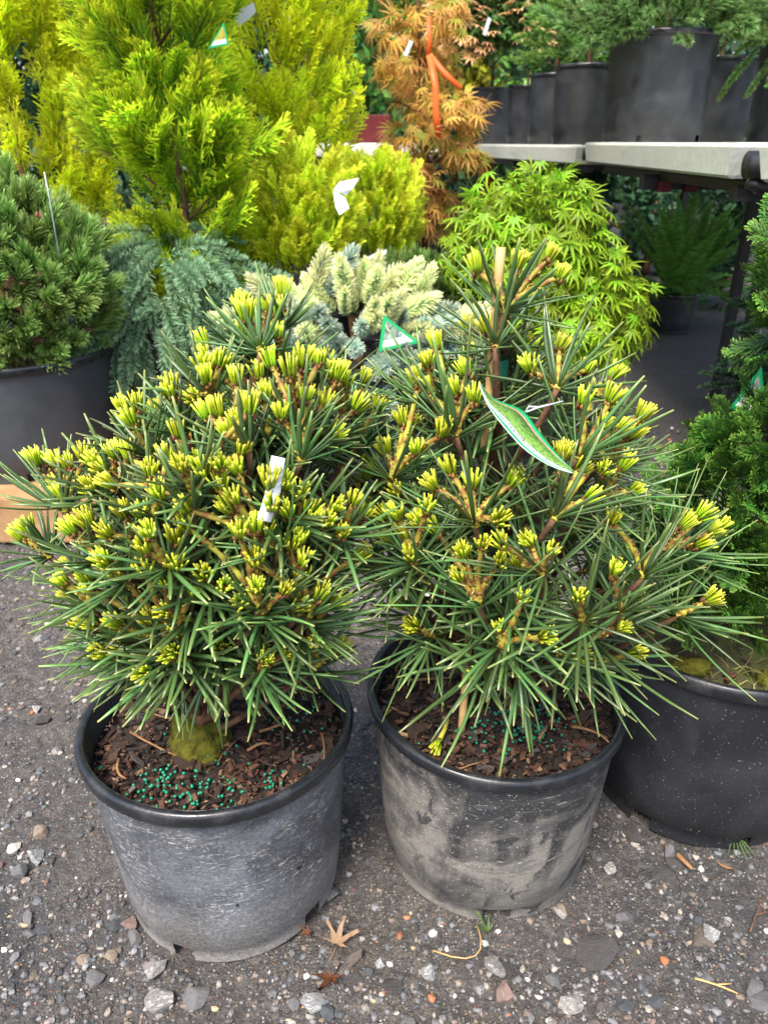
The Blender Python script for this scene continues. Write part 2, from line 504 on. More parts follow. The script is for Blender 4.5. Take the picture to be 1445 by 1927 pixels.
def picmat(name, cols, scale):
    """the blurred photograph printed on a plant tag"""
    m, nt, bs = newmat(name)
    n = noise(nt, objco(nt), scale, 4, 0.65, 0.6)
    nt.links.new(ramp(nt, n, cols), bs.inputs['Base Color'])
    bs.inputs['Roughness'].default_value = 0.6
    bs.inputs['Specular IOR Level'].default_value = 0.2
    return m
M['pic_pine'] = picmat('printed_shrub', [(0.32, (0.02, 0.07, 0.02)), (0.46, (0.07, 0.17, 0.03)), (0.56, (0.16, 0.28, 0.05)), (0.7, (0.03, 0.10, 0.02))], 330)
M['pic_bark'] = picmat('printed_mulch', [(0.3, (0.22, 0.13, 0.09)), (0.7, (0.38, 0.26, 0.19))], 200)
M['pic_spruce'] = picmat('printed_branches', [(0.35, (0.03, 0.045, 0.04)), (0.5, (0.14, 0.19, 0.16)), (0.65, (0.34, 0.40, 0.38))], 70)
M['pic_yellow'] = picmat('printed_golden_tree', [(0.3, (0.14, 0.14, 0.03)), (0.6, (0.40, 0.34, 0.04)), (0.8, (0.12, 0.13, 0.1))], 60)

# foliage of the plants behind
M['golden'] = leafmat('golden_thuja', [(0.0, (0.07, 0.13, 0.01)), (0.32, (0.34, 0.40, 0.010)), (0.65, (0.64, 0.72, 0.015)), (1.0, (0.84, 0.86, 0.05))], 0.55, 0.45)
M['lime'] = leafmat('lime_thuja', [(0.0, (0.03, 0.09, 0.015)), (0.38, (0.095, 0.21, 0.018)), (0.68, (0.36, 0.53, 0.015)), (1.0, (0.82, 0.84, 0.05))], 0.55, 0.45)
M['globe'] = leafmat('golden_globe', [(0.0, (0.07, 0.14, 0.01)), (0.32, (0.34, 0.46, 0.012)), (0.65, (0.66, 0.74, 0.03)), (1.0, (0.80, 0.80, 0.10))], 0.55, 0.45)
M['darkconifer'] = leafmat('dark_conifer', [(0.0, (0.010, 0.025, 0.012)), (0.6, (0.025, 0.07, 0.03)), (1.0, (0.06, 0.13, 0.055))], 0.6, 0.15)
M['dwarfpine'] = leafmat('dwarf_pine_needle', [(0.0, (0.07, 0.045, 0.02)), (0.2, (0.08, 0.14, 0.025)), (0.7, (0.15, 0.27, 0.05)), (1.0, (0.36, 0.50, 0.15))], 0.5, 0.25)
M['bud'] = leafmat('reddish_bud', [(0.0, (0.16, 0.05, 0.04)), (1.0, (0.24, 0.09, 0.07))], 0.6, 0.0)
M['cedar'] = leafmat('blue_cedar_needle', [(0.0, (0.07, 0.10, 0.04)), (0.4, (0.12, 0.25, 0.12)), (1.0, (0.36, 0.54, 0.33))], 0.55, 0.25)
M['spruce'] = leafmat('cream_spruce_needle', [(0.0, (0.16, 0.38, 0.28)), (0.35, (0.40, 0.58, 0.40)), (0.65, (0.78, 0.82, 0.42)), (1.0, (0.93, 0.92, 0.58))], 0.6, 0.4)
M['spruce_blue'] = leafmat('silver_spruce_needle', [(0.0, (0.14, 0.26, 0.22)), (0.5, (0.32, 0.48, 0.40)), (1.0, (0.60, 0.68, 0.55))], 0.6, 0.35)
M['mugo'] = leafmat('mugo_needle', [(0.0, (0.04, 0.06, 0.015)), (0.5, (0.08, 0.15, 0.03)), (1.0, (0.17, 0.26, 0.06))], 0.55, 0.15)
M['greenmaple'] = leafmat('green_maple_leaf', [(0.0, (0.13, 0.25, 0.012)), (0.5, (0.24, 0.42, 0.02)), (1.0, (0.44, 0.58, 0.045))], 0.45, 0.42, var=0.9)
M['orangemaple'] = leafmat('orange_maple_leaf', [(0.0, (0.46, 0.40, 0.07)), (0.45, (0.72, 0.44, 0.10)), (1.0, (0.88, 0.42, 0.20))], 0.5, 0.5, var=0.6)
M['bronzemaple'] = leafmat('bronze_green_maple_leaf', [(0.0, (0.26, 0.32, 0.04)), (0.5, (0.44, 0.42, 0.06)), (1.0, (0.66, 0.46, 0.14))], 0.5, 0.5, var=0.8)
M['pinkmaple'] = leafmat('pinkish_maple_leaf', [(0.0, (0.40, 0.36, 0.10)), (0.5, (0.66, 0.34, 0.20)), (1.0, (0.80, 0.32, 0.26))], 0.5, 0.35)
M['shrubleaf'] = leafmat('green_shrub_leaf', [(0.0, (0.03, 0.10, 0.02)), (1.0, (0.10, 0.22, 0.045))], 0.45, 0.25, var=0.9)
M['fern'] = leafmat('fern_frond', [(0.0, (0.09, 0.17, 0.03)), (0.6, (0.14, 0.31, 0.05)), (1.0, (0.22, 0.42, 0.08))], 0.5, 0.4)
M['hinoki'] = leafmat('hinoki_scale_leaf', [(0.0, (0.008, 0.024, 0.006)), (0.45, (0.026, 0.075, 0.012)), (0.8, (0.075, 0.18, 0.022)), (1.0, (0.22, 0.37, 0.045))], 0.5, 0.15)
M['lightconifer'] = leafmat('light_green_conifer', [(0.0, (0.05, 0.11, 0.02)), (0.6, (0.16, 0.34, 0.06)), (1.0, (0.32, 0.54, 0.12))], 0.55, 0.4)
M['benchpine'] = leafmat('spreading_pine_needle', [(0.0, (0.07, 0.06, 0.02)), (0.4, (0.07, 0.15, 0.04)), (1.0, (0.24, 0.38, 0.12))], 0.5, 0.25)
M['freshspruce'] = leafmat('fresh_spruce_needle', [(0.0, (0.06, 0.12, 0.02)), (0.5, (0.11, 0.24, 0.045)), (1.0, (0.26, 0.42, 0.10))], 0.5, 0.2)
M['treegreen'] = leafmat('tree_leaf_green', [(0.0, (0.05, 0.15, 0.03)), (1.0, (0.20, 0.38, 0.08))], 0.5, 0.45, var=1.0)
M['treedark'] = leafmat('tree_leaf_dark', [(0.0, (0.015, 0.045, 0.018)), (1.0, (0.05, 0.12, 0.045))], 0.5, 0.3, var=1.0)
M['treeyellow'] = leafmat('tree_leaf_yellow', [(0.0, (0.28, 0.33, 0.02)), (1.0, (0.52, 0.52, 0.06))], 0.5, 0.4, var=0.9)
M['dryleaf'] = plain('dry_leaf', (0.24, 0.16, 0.10), 0.7, 0.2, 60, c2=(0.13, 0.075, 0.04))
M['rustleaf'] = plain('rust_brown_leaf', (0.12, 0.042, 0.016), 0.6, 0.3, 60, c2=(0.06, 0.022, 0.01))
M['wiltleaf'] = plain('wilted_green_leaf', (0.07, 0.11, 0.03), 0.5, 0.3, 60, c2=(0.03, 0.05, 0.015))
M['grass'] = leafmat('dry_grass', [(0.0, (0.12, 0.14, 0.03)), (1.0, (0.30, 0.28, 0.10))], 0.7, 0.2)

# ------------------------------------------------------------------ ground
def grid_axis(lo, a, b, hi, step, big):
    return np.concatenate([-np.geomspace(-lo - (-a) + 1, 1, big)[:-1] + 1 + a if lo < a else [], np.arange(a, b, step), np.geomspace(1, hi - b + 1, big) - 1 + b])
POTS = [(-0.223, 0.80, 0.153), (0.157, 0.86, 0.153), (0.53, 1.0, 0.172)]

def ground_h(x, y):
    h = 0.007 * vnoise2(x * 5, y * 5, 3) + 0.0045 * vnoise2(x * 17, y * 17, 4) + 0.0040 * vnoise2(x * 45, y * 45, 5) + 0.0032 * vnoise2(x * 100, y * 100, 6)
    return h - 0.006

def make_ground():
    xs = grid_axis(-60, -1.1, 1.1, 60, 0.0075, 26)
    ys = grid_axis(-20, 0.42, 2.2, 90, 0.0075, 26)
    X, Y = np.meshgrid(xs, ys, indexing='ij')
    Z = ground_h(X, Y)
    V = np.stack([X, Y, Z], -1).reshape(-1, 3)
    idx = np.arange(len(xs) * len(ys)).reshape(len(xs), len(ys))
    F = np.stack([idx[:-1, :-1], idx[1:, :-1], idx[1:, 1:], idx[:-1, 1:]], -1).reshape(-1, 4)
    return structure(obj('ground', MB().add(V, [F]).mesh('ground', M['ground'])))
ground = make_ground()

def ico(sub):
    bm = bmesh.new()
    bmesh.ops.create_icosphere(bm, subdivisions=sub, radius=1.0)
    V = np.array([v.co[:] for v in bm.verts])
    F = np.array([[v.index for v in f.verts] for f in bm.faces])
    bm.free()
    return V, F
ICO1, ICO2, ICO3, ICO4 = ico(1), ico(2), ico(3), ico(4)

def stone_verts(rng, sub=ICO4, planes=13):
    """a sphere cut by random planes, so a worn angular stone"""
    V = sub[0].copy()
    N = nrm(rng.normal(size=(planes, 3)))
    D = rng.uniform(0.42, 0.82, planes)
    for n, d in zip(N, D):
        p = V @ n
        V = V - np.where(p > d, p - d, 0)[:, None] * n * 0.96
    V += rng.normal(size=V.shape) * 0.006
    return V

rng = np.random.default_rng(11)
STONE_V = [stone_verts(rng) for _ in range(8)]
STONE_ME = {}
def stone_mesh(k, m):
    if (k, m) not in STONE_ME:
        STONE_ME[(k, m)] = MB().add(STONE_V[k], [ICO4[1]]).mesh('stone', STM[m], True)
    return STONE_ME[(k, m)]

def clear_of_pots(x, y, pad=0.01):
    for (px, py, r) in POTS:
        if (x - px) ** 2 + (y - py) ** 2 < (r + pad) ** 2:
            return False
    return True

def place_stone(o, x, y, s, sink=0.35):
    o.scale = s
    o.rotation_euler = (rng.uniform(-0.3, 0.3), rng.uniform(-0.3, 0.3), rng.uniform(0, 6.28))
    o.location = (x, y, float(ground_h(np.array(x), np.array(y))) + s[2] * (1 - 2 * sink) * 0.75)

n_st = 0
while n_st < 250:                                    # the stones bedded in the ground, the nearest ones
    y = 0.50 + 1.5 * rng.random() ** 1.5
    x = rng.uniform(-0.62, 0.62) * (y * 0.6 + 0.42)
    if not clear_of_pots(x, y):
        continue
    r = 0.0045 + 0.012 * rng.random() ** 2.2
    if y > 1.1:
        r *= 1.25
    mi = int(rng.choice(10, p=[.24, .17, .17, .08, .14, .06, .03, .05, .02, .04]))
    o = obj('stone', stone_mesh(int(rng.integers(8)), mi), ground)
    place_stone(o, x, y, (r * rng.uniform(.8, 1.4), r * rng.uniform(.7, 1.1), r * rng.uniform(.4, .75)), 0.38)
    n_st += 1

for k in range(48):                                  # bigger flat stones, mostly sunk
    for _ in range(30):
        y = 0.52 + 1.6 * rng.random() ** 1.3
        x = rng.uniform(-0.62, 0.62) * (y * 0.6 + 0.42)
        if clear_of_pots(x, y, .02):
            break
    r = rng.uniform(.014, .030)
    o = obj('stone', stone_mesh(int(rng.integers(8)), int(rng.choice([0, 1, 2, 4, 1, 2]))), ground)
    place_stone(o, x, y, (r * rng.uniform(.8, 1.3), r * rng.uniform(.6, 1.0), r * .4), 0.52)

def make_gravel(n):
    rg = np.random.default_rng(5)
    y = 0.46 + 2.3 * rg.random(n) ** 1.7
    x = rg.uniform(-0.66, 0.66, n) * (y * 0.6 + 0.5)
    ok = np.ones(n, bool)
    for (px, py, r) in POTS:
        ok &= (x - px) ** 2 + (y - py) ** 2 > (r + 0.002) ** 2
    clump = vnoise2(x * 9, y * 9, 21) * 0.5 + vnoise2(x * 25, y * 25, 22) * 0.5
    ok &= clump + rg.uniform(-0.5, 0.7, n) > 0
    x, y = x[ok], y[ok]
    n = len(x)
    r = (0.0008 + 0.0050 * rg.random(n) ** 2.9) * (0.75 + 0.4 * y)
    pal = np.array([(.15, .15, .155), (.085, .09, .10), (.06, .058, .058), (.26, .24, .21), (.50, .48, .44), (.17, .135, .11), (.36, .14, .07), (.21, .17, .15), (.30, .24, .15), (.10, .085, .07)])
    ci = rg.choice(10, n, p=[.25, .20, .20, .08, .018, .10, .012, .03, .01, .10])
    c = pal[ci] * rg.uniform(.65, 1.2, (n, 1))
    V0, F0 = ICO1
    V = V0[None] * rg.uniform(.65, 1.2, (n, len(V0), 1)) * (r[:, None] * rg.uniform(.6, 1.35, (n, 3)))[:, None, :] * np.array([1, 1, .7])
    z = ground_h(x, y)
    V = V + np.stack([x, y, z + r * .2], -1)[:, None]
    F = F0[None] + (np.arange(n) * len(V0))[:, None, None]
    T = np.repeat(c[:, None], len(V0), 1)
    return structure(obj('gravel', MB().add(V, [F.reshape(-1, 3)], T.reshape(-1, 3)).mesh('gravel', M['gravel'], False)), 'stuff')
make_gravel(44000)

# loose stones that lie on top, one by one
def loose_stone(label, x, y, s, mi, k, rz=0.0):
    o = thing('stone', label, 'stone', me=stone_mesh(k, mi))
    place_stone(o, x, y, s, 0.2)
    o.rotation_euler.z = rz
for a in (
    ('large white and grey banded stone, left of the scratched pot', -0.538, 0.822, (.017, .021, .014), 9, 0, .3),
    ('small smooth white stone just left of the large banded one', -0.579, 0.842, (.013, .012, .009), 6, 1, .6),
    ('dark grey rounded stone in front of the large banded one', -0.550, 0.792, (.018, .014, .011), 0, 2, .2),
    ('orange brown stone behind the large banded one', -0.545, 0.862, (.014, .013, .011), 3, 3, .5),
    ('small pinkish stone at the left edge of the photo', -0.590, 0.812, (.010, .007, .006), 7, 4, .1),
    ('tan speckled stone touching the left side of the scratched pot', -0.408, 0.828, (.015, .012, .011), 3, 5, .9),
    ('grey and white blocky stone at the front left foot of the scratched pot', -0.302, 0.640, (.019, .016, .013), 5, 6, .8),
    ('big cream speckled stone at the bottom edge, left of centre', -0.282, 0.599, (.022, .017, .015), 5, 7, .4),
    ('big plain grey stone right of the cream speckled one', -0.241, 0.606, (.021, .019, .013), 0, 1, .1),
    ('grey stone leaning on the front left wall of the scratched pot', -0.345, 0.688, (.010, .017, .010), 0, 3, .5),
    ('smooth reddish pink stone near the bottom edge', 0.155, 0.605, (.018, .016, .012), 7, 2, .4),
    ('large speckled grey oval stone above the reddish pink one', 0.143, 0.640, (.017, .021, .012), 5, 0, .5),
    ('grey stone with a pale edge beside the thin bent stem', 0.060, 0.641, (.012, .015, .010), 9, 4, .2),
    ('round grey stone lying between the two dusty pots', -0.085, 0.757, (.020, .016, .012), 0, 5, .3),
    ('brownish grey stone below the notch of the scratched pot', -0.040, 0.660, (.016, .013, .010), 4, 6, .7),
    ('big flat dark stone bedded in front of the muddy pot', 0.290, 0.664, (.036, .026, .012), 2, 7, .6),
    ('black and white streaked stone toward the right edge', 0.453, 0.690, (.018, .015, .013), 9, 2, .9),
    ('pointed grey stone standing below the wide black pot', 0.440, 0.822, (.012, .010, .016), 0, 3, .2),
    ('long dark stone wedged against the left foot of the wide black pot', 0.395, 0.862, (.014, .026, .011), 2, 4, .5),
    ('pale greenish stone at the bottom edge, right of centre', 0.238, 0.596, (.020, .015, .009), 5, 1, .3),
    ('pale mottled stone at the bottom edge below the dry leaves', -0.093, 0.594, (.024, .016, .010), 9, 5, .2),
    ('white oval stone on the dark ground at the far left', -0.673, 1.156, (.010, .013, .010), 6, 0, .2),
    ('black lump of stone beside the white oval one', -0.647, 1.123, (.020, .016, .014), 2, 6, .4),
    ('pale stone lying on the dark ground below the bench', 1.075, 3.30, (.040, .030, .022), 3, 2, .2),
):
    loose_stone(*a)

# ------------------------------------------------------------------ pots
def pot(parent, R, r, h, style, rim_h=0.024, out=0.007, notches=(), soil_z=None, soil='soil', seg=96, lines=True, tilt=(0, 0), seed=0):
    rg = np.random.default_rng(seed)
    a = np.arange(seg) / seg * 2 * PI
    zs = np.array([0.0, 0.008, 0.026, 0.0285, h * 0.3, h * 0.55, h * 0.8, h - rim_h - 0.004, h - 0.002])
    rad = r + (R - out - r) * zs / h
    rad[:3] -= 0.0022
    wob = 1 + 0.004 * np.sin(2 * a + seed) + 0.002 * np.sin(5 * a + seed * 2)
    def ring(rr, z):
        w = wob * 1.0
        return np.stack([rr * w * np.cos(a), rr * w * np.sin(a), np.full(seg, z) + (tilt[0] * np.cos(a) + tilt[1] * np.sin(a)) * R * min(1, z / h)], -1)
    rings = [ring(q, z) for q, z in zip(rad, zs)]
    V = np.concatenate(rings)
    idx = np.arange(len(V)).reshape(len(zs), seg)
    nx = np.roll(idx, -1, 1)
    F = np.stack([idx[:-1], nx[:-1], nx[1:], idx[1:]], -1)
    keep = np.ones(F.shape[:2], bool)
    for n in notches:                                # drain notches cut out of the foot; the angle is from straight ahead
        c = (-PI / 2 + n) % (2 * PI)
        d = np.abs((a + PI / seg - c + PI) % (2 * PI) - PI)
        keep[0:2, d < 0.0155 / r] = False
    mb = MB().add(V, [F[keep]])
    inner = [ring(q - (0.0035 if z > .03 else .022), z) for q, z in zip(rad, zs)][::-1]
    V2 = np.concatenate(inner)
    mb.add(V2, [F.reshape(-1, 4)])
    body = obj('pot', mb.mesh('pot', M['pot_' + style]), parent)
    # rim: a rolled band with a lip outside and fine turned lines inside
    prof = [(R - out - 0.001, h - rim_h), (R - 0.002, h - rim_h + 0.001), (R, h - rim_h * 0.8), (R + 0.0005, h - rim_h * 0.3), (R - 0.001, h - 0.002), (R - 0.004, h), (R - 0.009, h - 0.001), (R - 0.0115, h - 0.004)]
    z = h - 0.006; q = R - 0.0118
    while lines and z > h - 0.05:
        prof += [(q, z), (q, z - 0.0028), (q + 0.0012, z - 0.0032), (q + 0.0012, z - 0.0040), (q, z - 0.0044)]
        z -= 0.0050; q -= 0.0003
    prof.append((q, h - 0.07))
    V = np.concatenate([ring(q_, z_) for q_, z_ in prof])
    idx = np.arange(len(V)).reshape(len(prof), seg)
    nx = np.roll(idx, -1, 1)
    F = np.stack([idx[:-1], nx[:-1], nx[1:], idx[1:]], -1).reshape(-1, 4)
    obj('rim', MB().add(V, [F]).mesh('rim', M['rim']), body)
    # soil
    if soil_z is None:
        soil_z = h - 0.04
    nr = 16
    rr = (r + (R - out - r) * soil_z / h - 0.004)
    sv = []
    for i in range(nr):
        q_ = rr * (i / (nr - 1))
        X = q_ * np.cos(a[::2]); Y = q_ * np.sin(a[::2])
        sv.append(np.stack([X, Y, soil_z + 0.008 * vnoise2(X * 40 + 50 + seed, Y * 40 + 50, 8) + 0.005 * vnoise2(X * 110 + 50, Y * 110 + 90, 9) - 0.006 * (i / nr) ** 3], -1))
    sv = np.concatenate(sv)
    m_ = len(a[::2])
    idx = np.arange(len(sv)).reshape(nr, m_)
    nx = np.roll(idx, -1, 1)
    F = np.stack([idx[:-1], nx[:-1], nx[1:], idx[1:]], -1).reshape(-1, 4)
    so = obj('soil', MB().add(sv, [F]).mesh('soil', M[soil]), parent)
    so['rr'] = rr
    so['sz'] = soil_z
    return body, so

CHIP_ME = []
for k in range(10):
    rgc = np.random.default_rng(100 + k)
    bm = bmesh.new()
    bmesh.ops.create_cube(bm, size=2.0)
    bmesh.ops.subdivide_edges(bm, edges=bm.edges[:], cuts=1, use_grid_fill=True)
    for v in bm.verts:
        t = v.co.copy()
        e = 1 - 0.25 * abs(t.x) * rgc.random()
        v.co = Vector((t.x * 1.0 + rgc.uniform(-.18, .18), t.y * .42 * e + rgc.uniform(-.13, .13), t.z * .16 + rgc.uniform(-.07, .07)))
    CHIP_ME.append(bm_mesh(bm, 'bark_chip', CHIPM[[0, 1, 2, 0, 2, 1, 0, 2, 4, 0][k]], False))

def chips(soil, n, seed, big=1.0):
    rg = np.random.default_rng(seed)
    rr, sz = soil['rr'], soil['sz']
    for i in range(n):
        a = rg.uniform(0, 2 * PI); q = rr * math.sqrt(rg.uniform(0.02, 0.93))
        o = obj('bark_chip', CHIP_ME[int(rg.integers(10))], soil)
        s = (0.004 + 0.012 * rg.random() ** 2.2) * big
        o.scale = (s * rg.uniform(.8, 1.3), s * rg.uniform(.7, 1.3), s)
        o.rotation_euler = (rg.normal() * .5, rg.normal() * .35, rg.uniform(0, 6.28))
        o.location = (q * math.cos(a), q * math.sin(a), sz + rg.uniform(0.001, 0.010) + s * .1)

def crumbs(soil, n, seed):
    """the small broken bark between the chips"""
    rg = np.random.default_rng(seed)
    rr, sz = soil['rr'], soil['sz']
    V0 = np.array([(-1, -1, -1), (1, -1, -1), (1, 1, -1), (-1, 1, -1), (-1, -1, 1), (1, -1, 1), (1, 1, 1), (-1, 1, 1)], float)
    F0 = np.array([(0, 3, 2, 1), (4, 5, 6, 7), (0, 1, 5, 4), (1, 2, 6, 5), (2, 3, 7, 6), (3, 0, 4, 7)])
    a = rg.uniform(0, 2 * PI, n); q = rr * np.sqrt(rg.uniform(0, .97, n))
    s = .0011 + .0032 * rg.random(n) ** 2
    V = V0[None] * rg.uniform(.7, 1.3, (n, 8, 1)) * (s[:, None] * np.stack([rg.uniform(.8, 2.0, n), rg.uniform(.4, .9, n), rg.uniform(.2, .5, n)], -1))[:, None]
    z = rg.uniform(0, 6.28, n); t = rg.normal(size=n) * .5
    V = np.stack([V[..., 0], V[..., 1] * np.cos(t)[:, None] - V[..., 2] * np.sin(t)[:, None], V[..., 1] * np.sin(t)[:, None] + V[..., 2] * np.cos(t)[:, None]], -1)
    V = np.stack([V[..., 0] * np.cos(z)[:, None] - V[..., 1] * np.sin(z)[:, None], V[..., 0] * np.sin(z)[:, None] + V[..., 1] * np.cos(z)[:, None], V[..., 2]], -1)
    X, Y = q * np.cos(a), q * np.sin(a)
    V += np.stack([X, Y, sz + .006 + rg.uniform(-.003, .006, n)], -1)[:, None]
    pal = np.array([(.05, .03, .022), (.11, .05, .032), (.022, .015, .012), (.16, .09, .05), (.26, .16, .09), (.09, .08, .075)])
    c = pal[rg.choice(6, n, p=[.3, .24, .22, .14, .05, .05])] * rg.uniform(.5, 1.05, (n, 1))
    F = (F0[None] + (np.arange(n) * 8)[:, None, None]).reshape(-1, 4)
    o = obj('bark_crumbs', MB().add(V, [F], np.repeat(c[:, None], 8, 1).reshape(-1, 3)).mesh('bark_crumbs', M['gravel'], False), soil)
    o['kind'] = 'stuff'

def twig_line(parent, name, a, b, r, mat='twig', bend=0.01, seed=0, label=None):
    rg = np.random.default_rng(seed)
    a = np.array(a, float); b = np.array(b, float)
    t = np.linspace(0, 1, 7)[:, None]
    off = np.array([rg.normal(), rg.normal(), abs(rg.normal()) * .6]) * bend
    P = a + (b - a) * t + off * (4 * t * (1 - t)) + rg.normal(size=(7, 3)) * bend * .08
    V, F, tv = tubes(P[None], np.linspace(r, r * .6, 7)[None], 6, tv=(0.5, 0.5, 0))
    o = obj(name, MB().add(V, F, tv).mesh(name, M[mat]), parent, label=label)
    return o

def pellets(soil, spots, seed):
    rg = np.random.default_rng(seed)
    mb = MB()
    V0, F0 = ICO2
    sz = soil['sz']
    for (x, y, s, n) in spots:
        for i in range(n):
            px, py = x + rg.normal() * s, y + rg.normal() * s
            if math.hypot(px, py) > soil['rr'] * .95:
                continue
            mb.add(V0 * rg.uniform(.0017, .0023) + np.array([px, py, sz + rg.uniform(.007, .014)]), [F0])
    o = obj('fertilizer_pellets', mb.mesh('fertilizer_pellets', M['pellet']), soil)
    o['kind'] = 'stuff'

# ------------------------------------------------------------------ the two umbrella pines
LT = [(-0.134, 0.796, 0.837), (-0.122, 0.804, 0.837), (-0.113, 0.797, 0.833), (-0.137, 0.771, 0.834), (-0.142, 0.789, 0.812), (-0.108, 0.787, 0.815), (-0.185, 0.752, 0.793), (-0.174, 0.755, 0.787), (-0.161, 0.752, 0.793), (-0.179, 0.742, 0.779), (-0.145, 0.726, 0.781), (-0.221, 0.764, 0.766), (-0.218, 0.738, 0.766), (-0.188, 0.720, 0.764), (-0.171, 0.697, 0.758), (-0.162, 0.711, 0.753), (-0.282, 0.785, 0.732), (-0.258, 0.760, 0.744), (-0.259, 0.731, 0.737), (-0.200, 0.691, 0.740), (-0.151, 0.687, 0.744), (-0.138, 0.688, 0.751), (-0.126, 0.749, 0.782), (-0.114, 0.754, 0.792), (-0.089, 0.696, 0.798), (-0.076, 0.723, 0.801), (-0.066, 0.760, 0.794), (-0.045, 0.767, 0.775), (-0.040, 0.781, 0.764), (-0.053, 0.768, 0.777), (-0.092, 0.753, 0.757), (-0.076, 0.711, 0.771), (-0.097, 0.700, 0.757), (-0.073, 0.746, 0.735), (-0.058, 0.743, 0.749), (-0.048, 0.734, 0.720), (-0.027, 0.763, 0.742), (-0.127, 0.679, 0.769), (-0.116, 0.719, 0.771), (-0.136, 0.674, 0.729), (-0.399, 0.802, 0.664), (-0.391, 0.810, 0.663), (-0.363, 0.772, 0.676), (-0.334, 0.734, 0.690), (-0.360, 0.751, 0.655), (-0.346, 0.733, 0.651), (-0.314, 0.733, 0.697), (-0.296, 0.709, 0.704), (-0.276, 0.719, 0.710), (-0.256, 0.707, 0.710), (-0.289, 0.707, 0.694), (-0.269, 0.676, 0.692), (-0.304, 0.712, 0.668), (-0.220, 0.663, 0.712), (-0.213, 0.687, 0.716), (-0.187, 0.647, 0.722), (-0.184, 0.675, 0.711), (-0.169, 0.659, 0.712), (-0.212, 0.644, 0.697), (-0.186, 0.646, 0.683), (-0.152, 0.657, 0.698), (-0.139, 0.665, 0.712), (-0.154, 0.646, 0.724), (-0.138, 0.638, 0.694), (-0.149, 0.651, 0.677), (-0.109, 0.657, 0.700), (-0.096, 0.674, 0.694), (-0.083, 0.686, 0.676), (-0.102, 0.634, 0.688), (-0.096, 0.664, 0.667), (-0.072, 0.692, 0.652), (-0.048, 0.691, 0.661), (-0.029, 0.706, 0.661), (-0.017, 0.739, 0.630), (-0.055, 0.684, 0.646), (-0.413, 0.782, 0.591), (-0.426, 0.785, 0.578), (-0.316, 0.674, 0.644), (-0.302, 0.682, 0.644), (-0.254, 0.660, 0.668), (-0.241, 0.670, 0.663), (-0.274, 0.665, 0.645), (-0.218, 0.619, 0.668), (-0.224, 0.624, 0.650), (-0.191, 0.652, 0.658), (-0.200, 0.644, 0.646), (-0.133, 0.628, 0.665), (-0.123, 0.641, 0.661), (-0.114, 0.649, 0.654), (-0.080, 0.662, 0.637), (-0.089, 0.663, 0.631), (-0.078, 0.659, 0.614), (-0.121, 0.635, 0.628), (-0.039, 0.685, 0.635), (-0.025, 0.720, 0.585), (-0.340, 0.681, 0.579), (-0.311, 0.678, 0.582), (-0.313, 0.682, 0.567), (-0.275, 0.643, 0.623), (-0.269, 0.660, 0.600), (-0.230, 0.632, 0.619), (-0.219, 0.649, 0.595), (-0.197, 0.631, 0.626), (-0.176, 0.640, 0.608), (-0.189, 0.649, 0.586), (-0.156, 0.635, 0.599), (-0.122, 0.621, 0.607), (-0.094, 0.622, 0.604), (-0.115, 0.668, 0.562), (-0.141, 0.634, 0.578), (-0.062, 0.657, 0.576), (-0.086, 0.658, 0.561), (-0.048, 0.681, 0.552), (-0.082, 0.666, 0.594), (-0.333, 0.708, 0.520), (-0.332, 0.713, 0.503), (-0.286, 0.672, 0.529), (-0.249, 0.663, 0.541), (-0.220, 0.631, 0.569), (-0.222, 0.663, 0.525), (-0.302, 0.714, 0.479), (-0.303, 0.691, 0.479), (-0.220, 0.635, 0.515), (-0.047, 0.747, 0.445), (-0.071, 0.745, 0.443), (-0.123, 0.657, 0.496), (-0.074, 0.666, 0.513), (-0.270, 0.699, 0.456), (-0.127, 0.662, 0.487), (-0.102, 0.672, 0.491)]
LW = [(-0.124, 0.758, 0.795), (-0.085, 0.713, 0.722), (-0.184, 0.658, 0.661), (-0.126, 0.649, 0.560), (-0.225, 0.686, 0.478), (-0.337, 0.723, 0.633), (-0.129, 0.680, 0.718), (-0.082, 0.699, 0.700), (-0.104, 0.660, 0.622), (-0.089, 0.675, 0.537)]
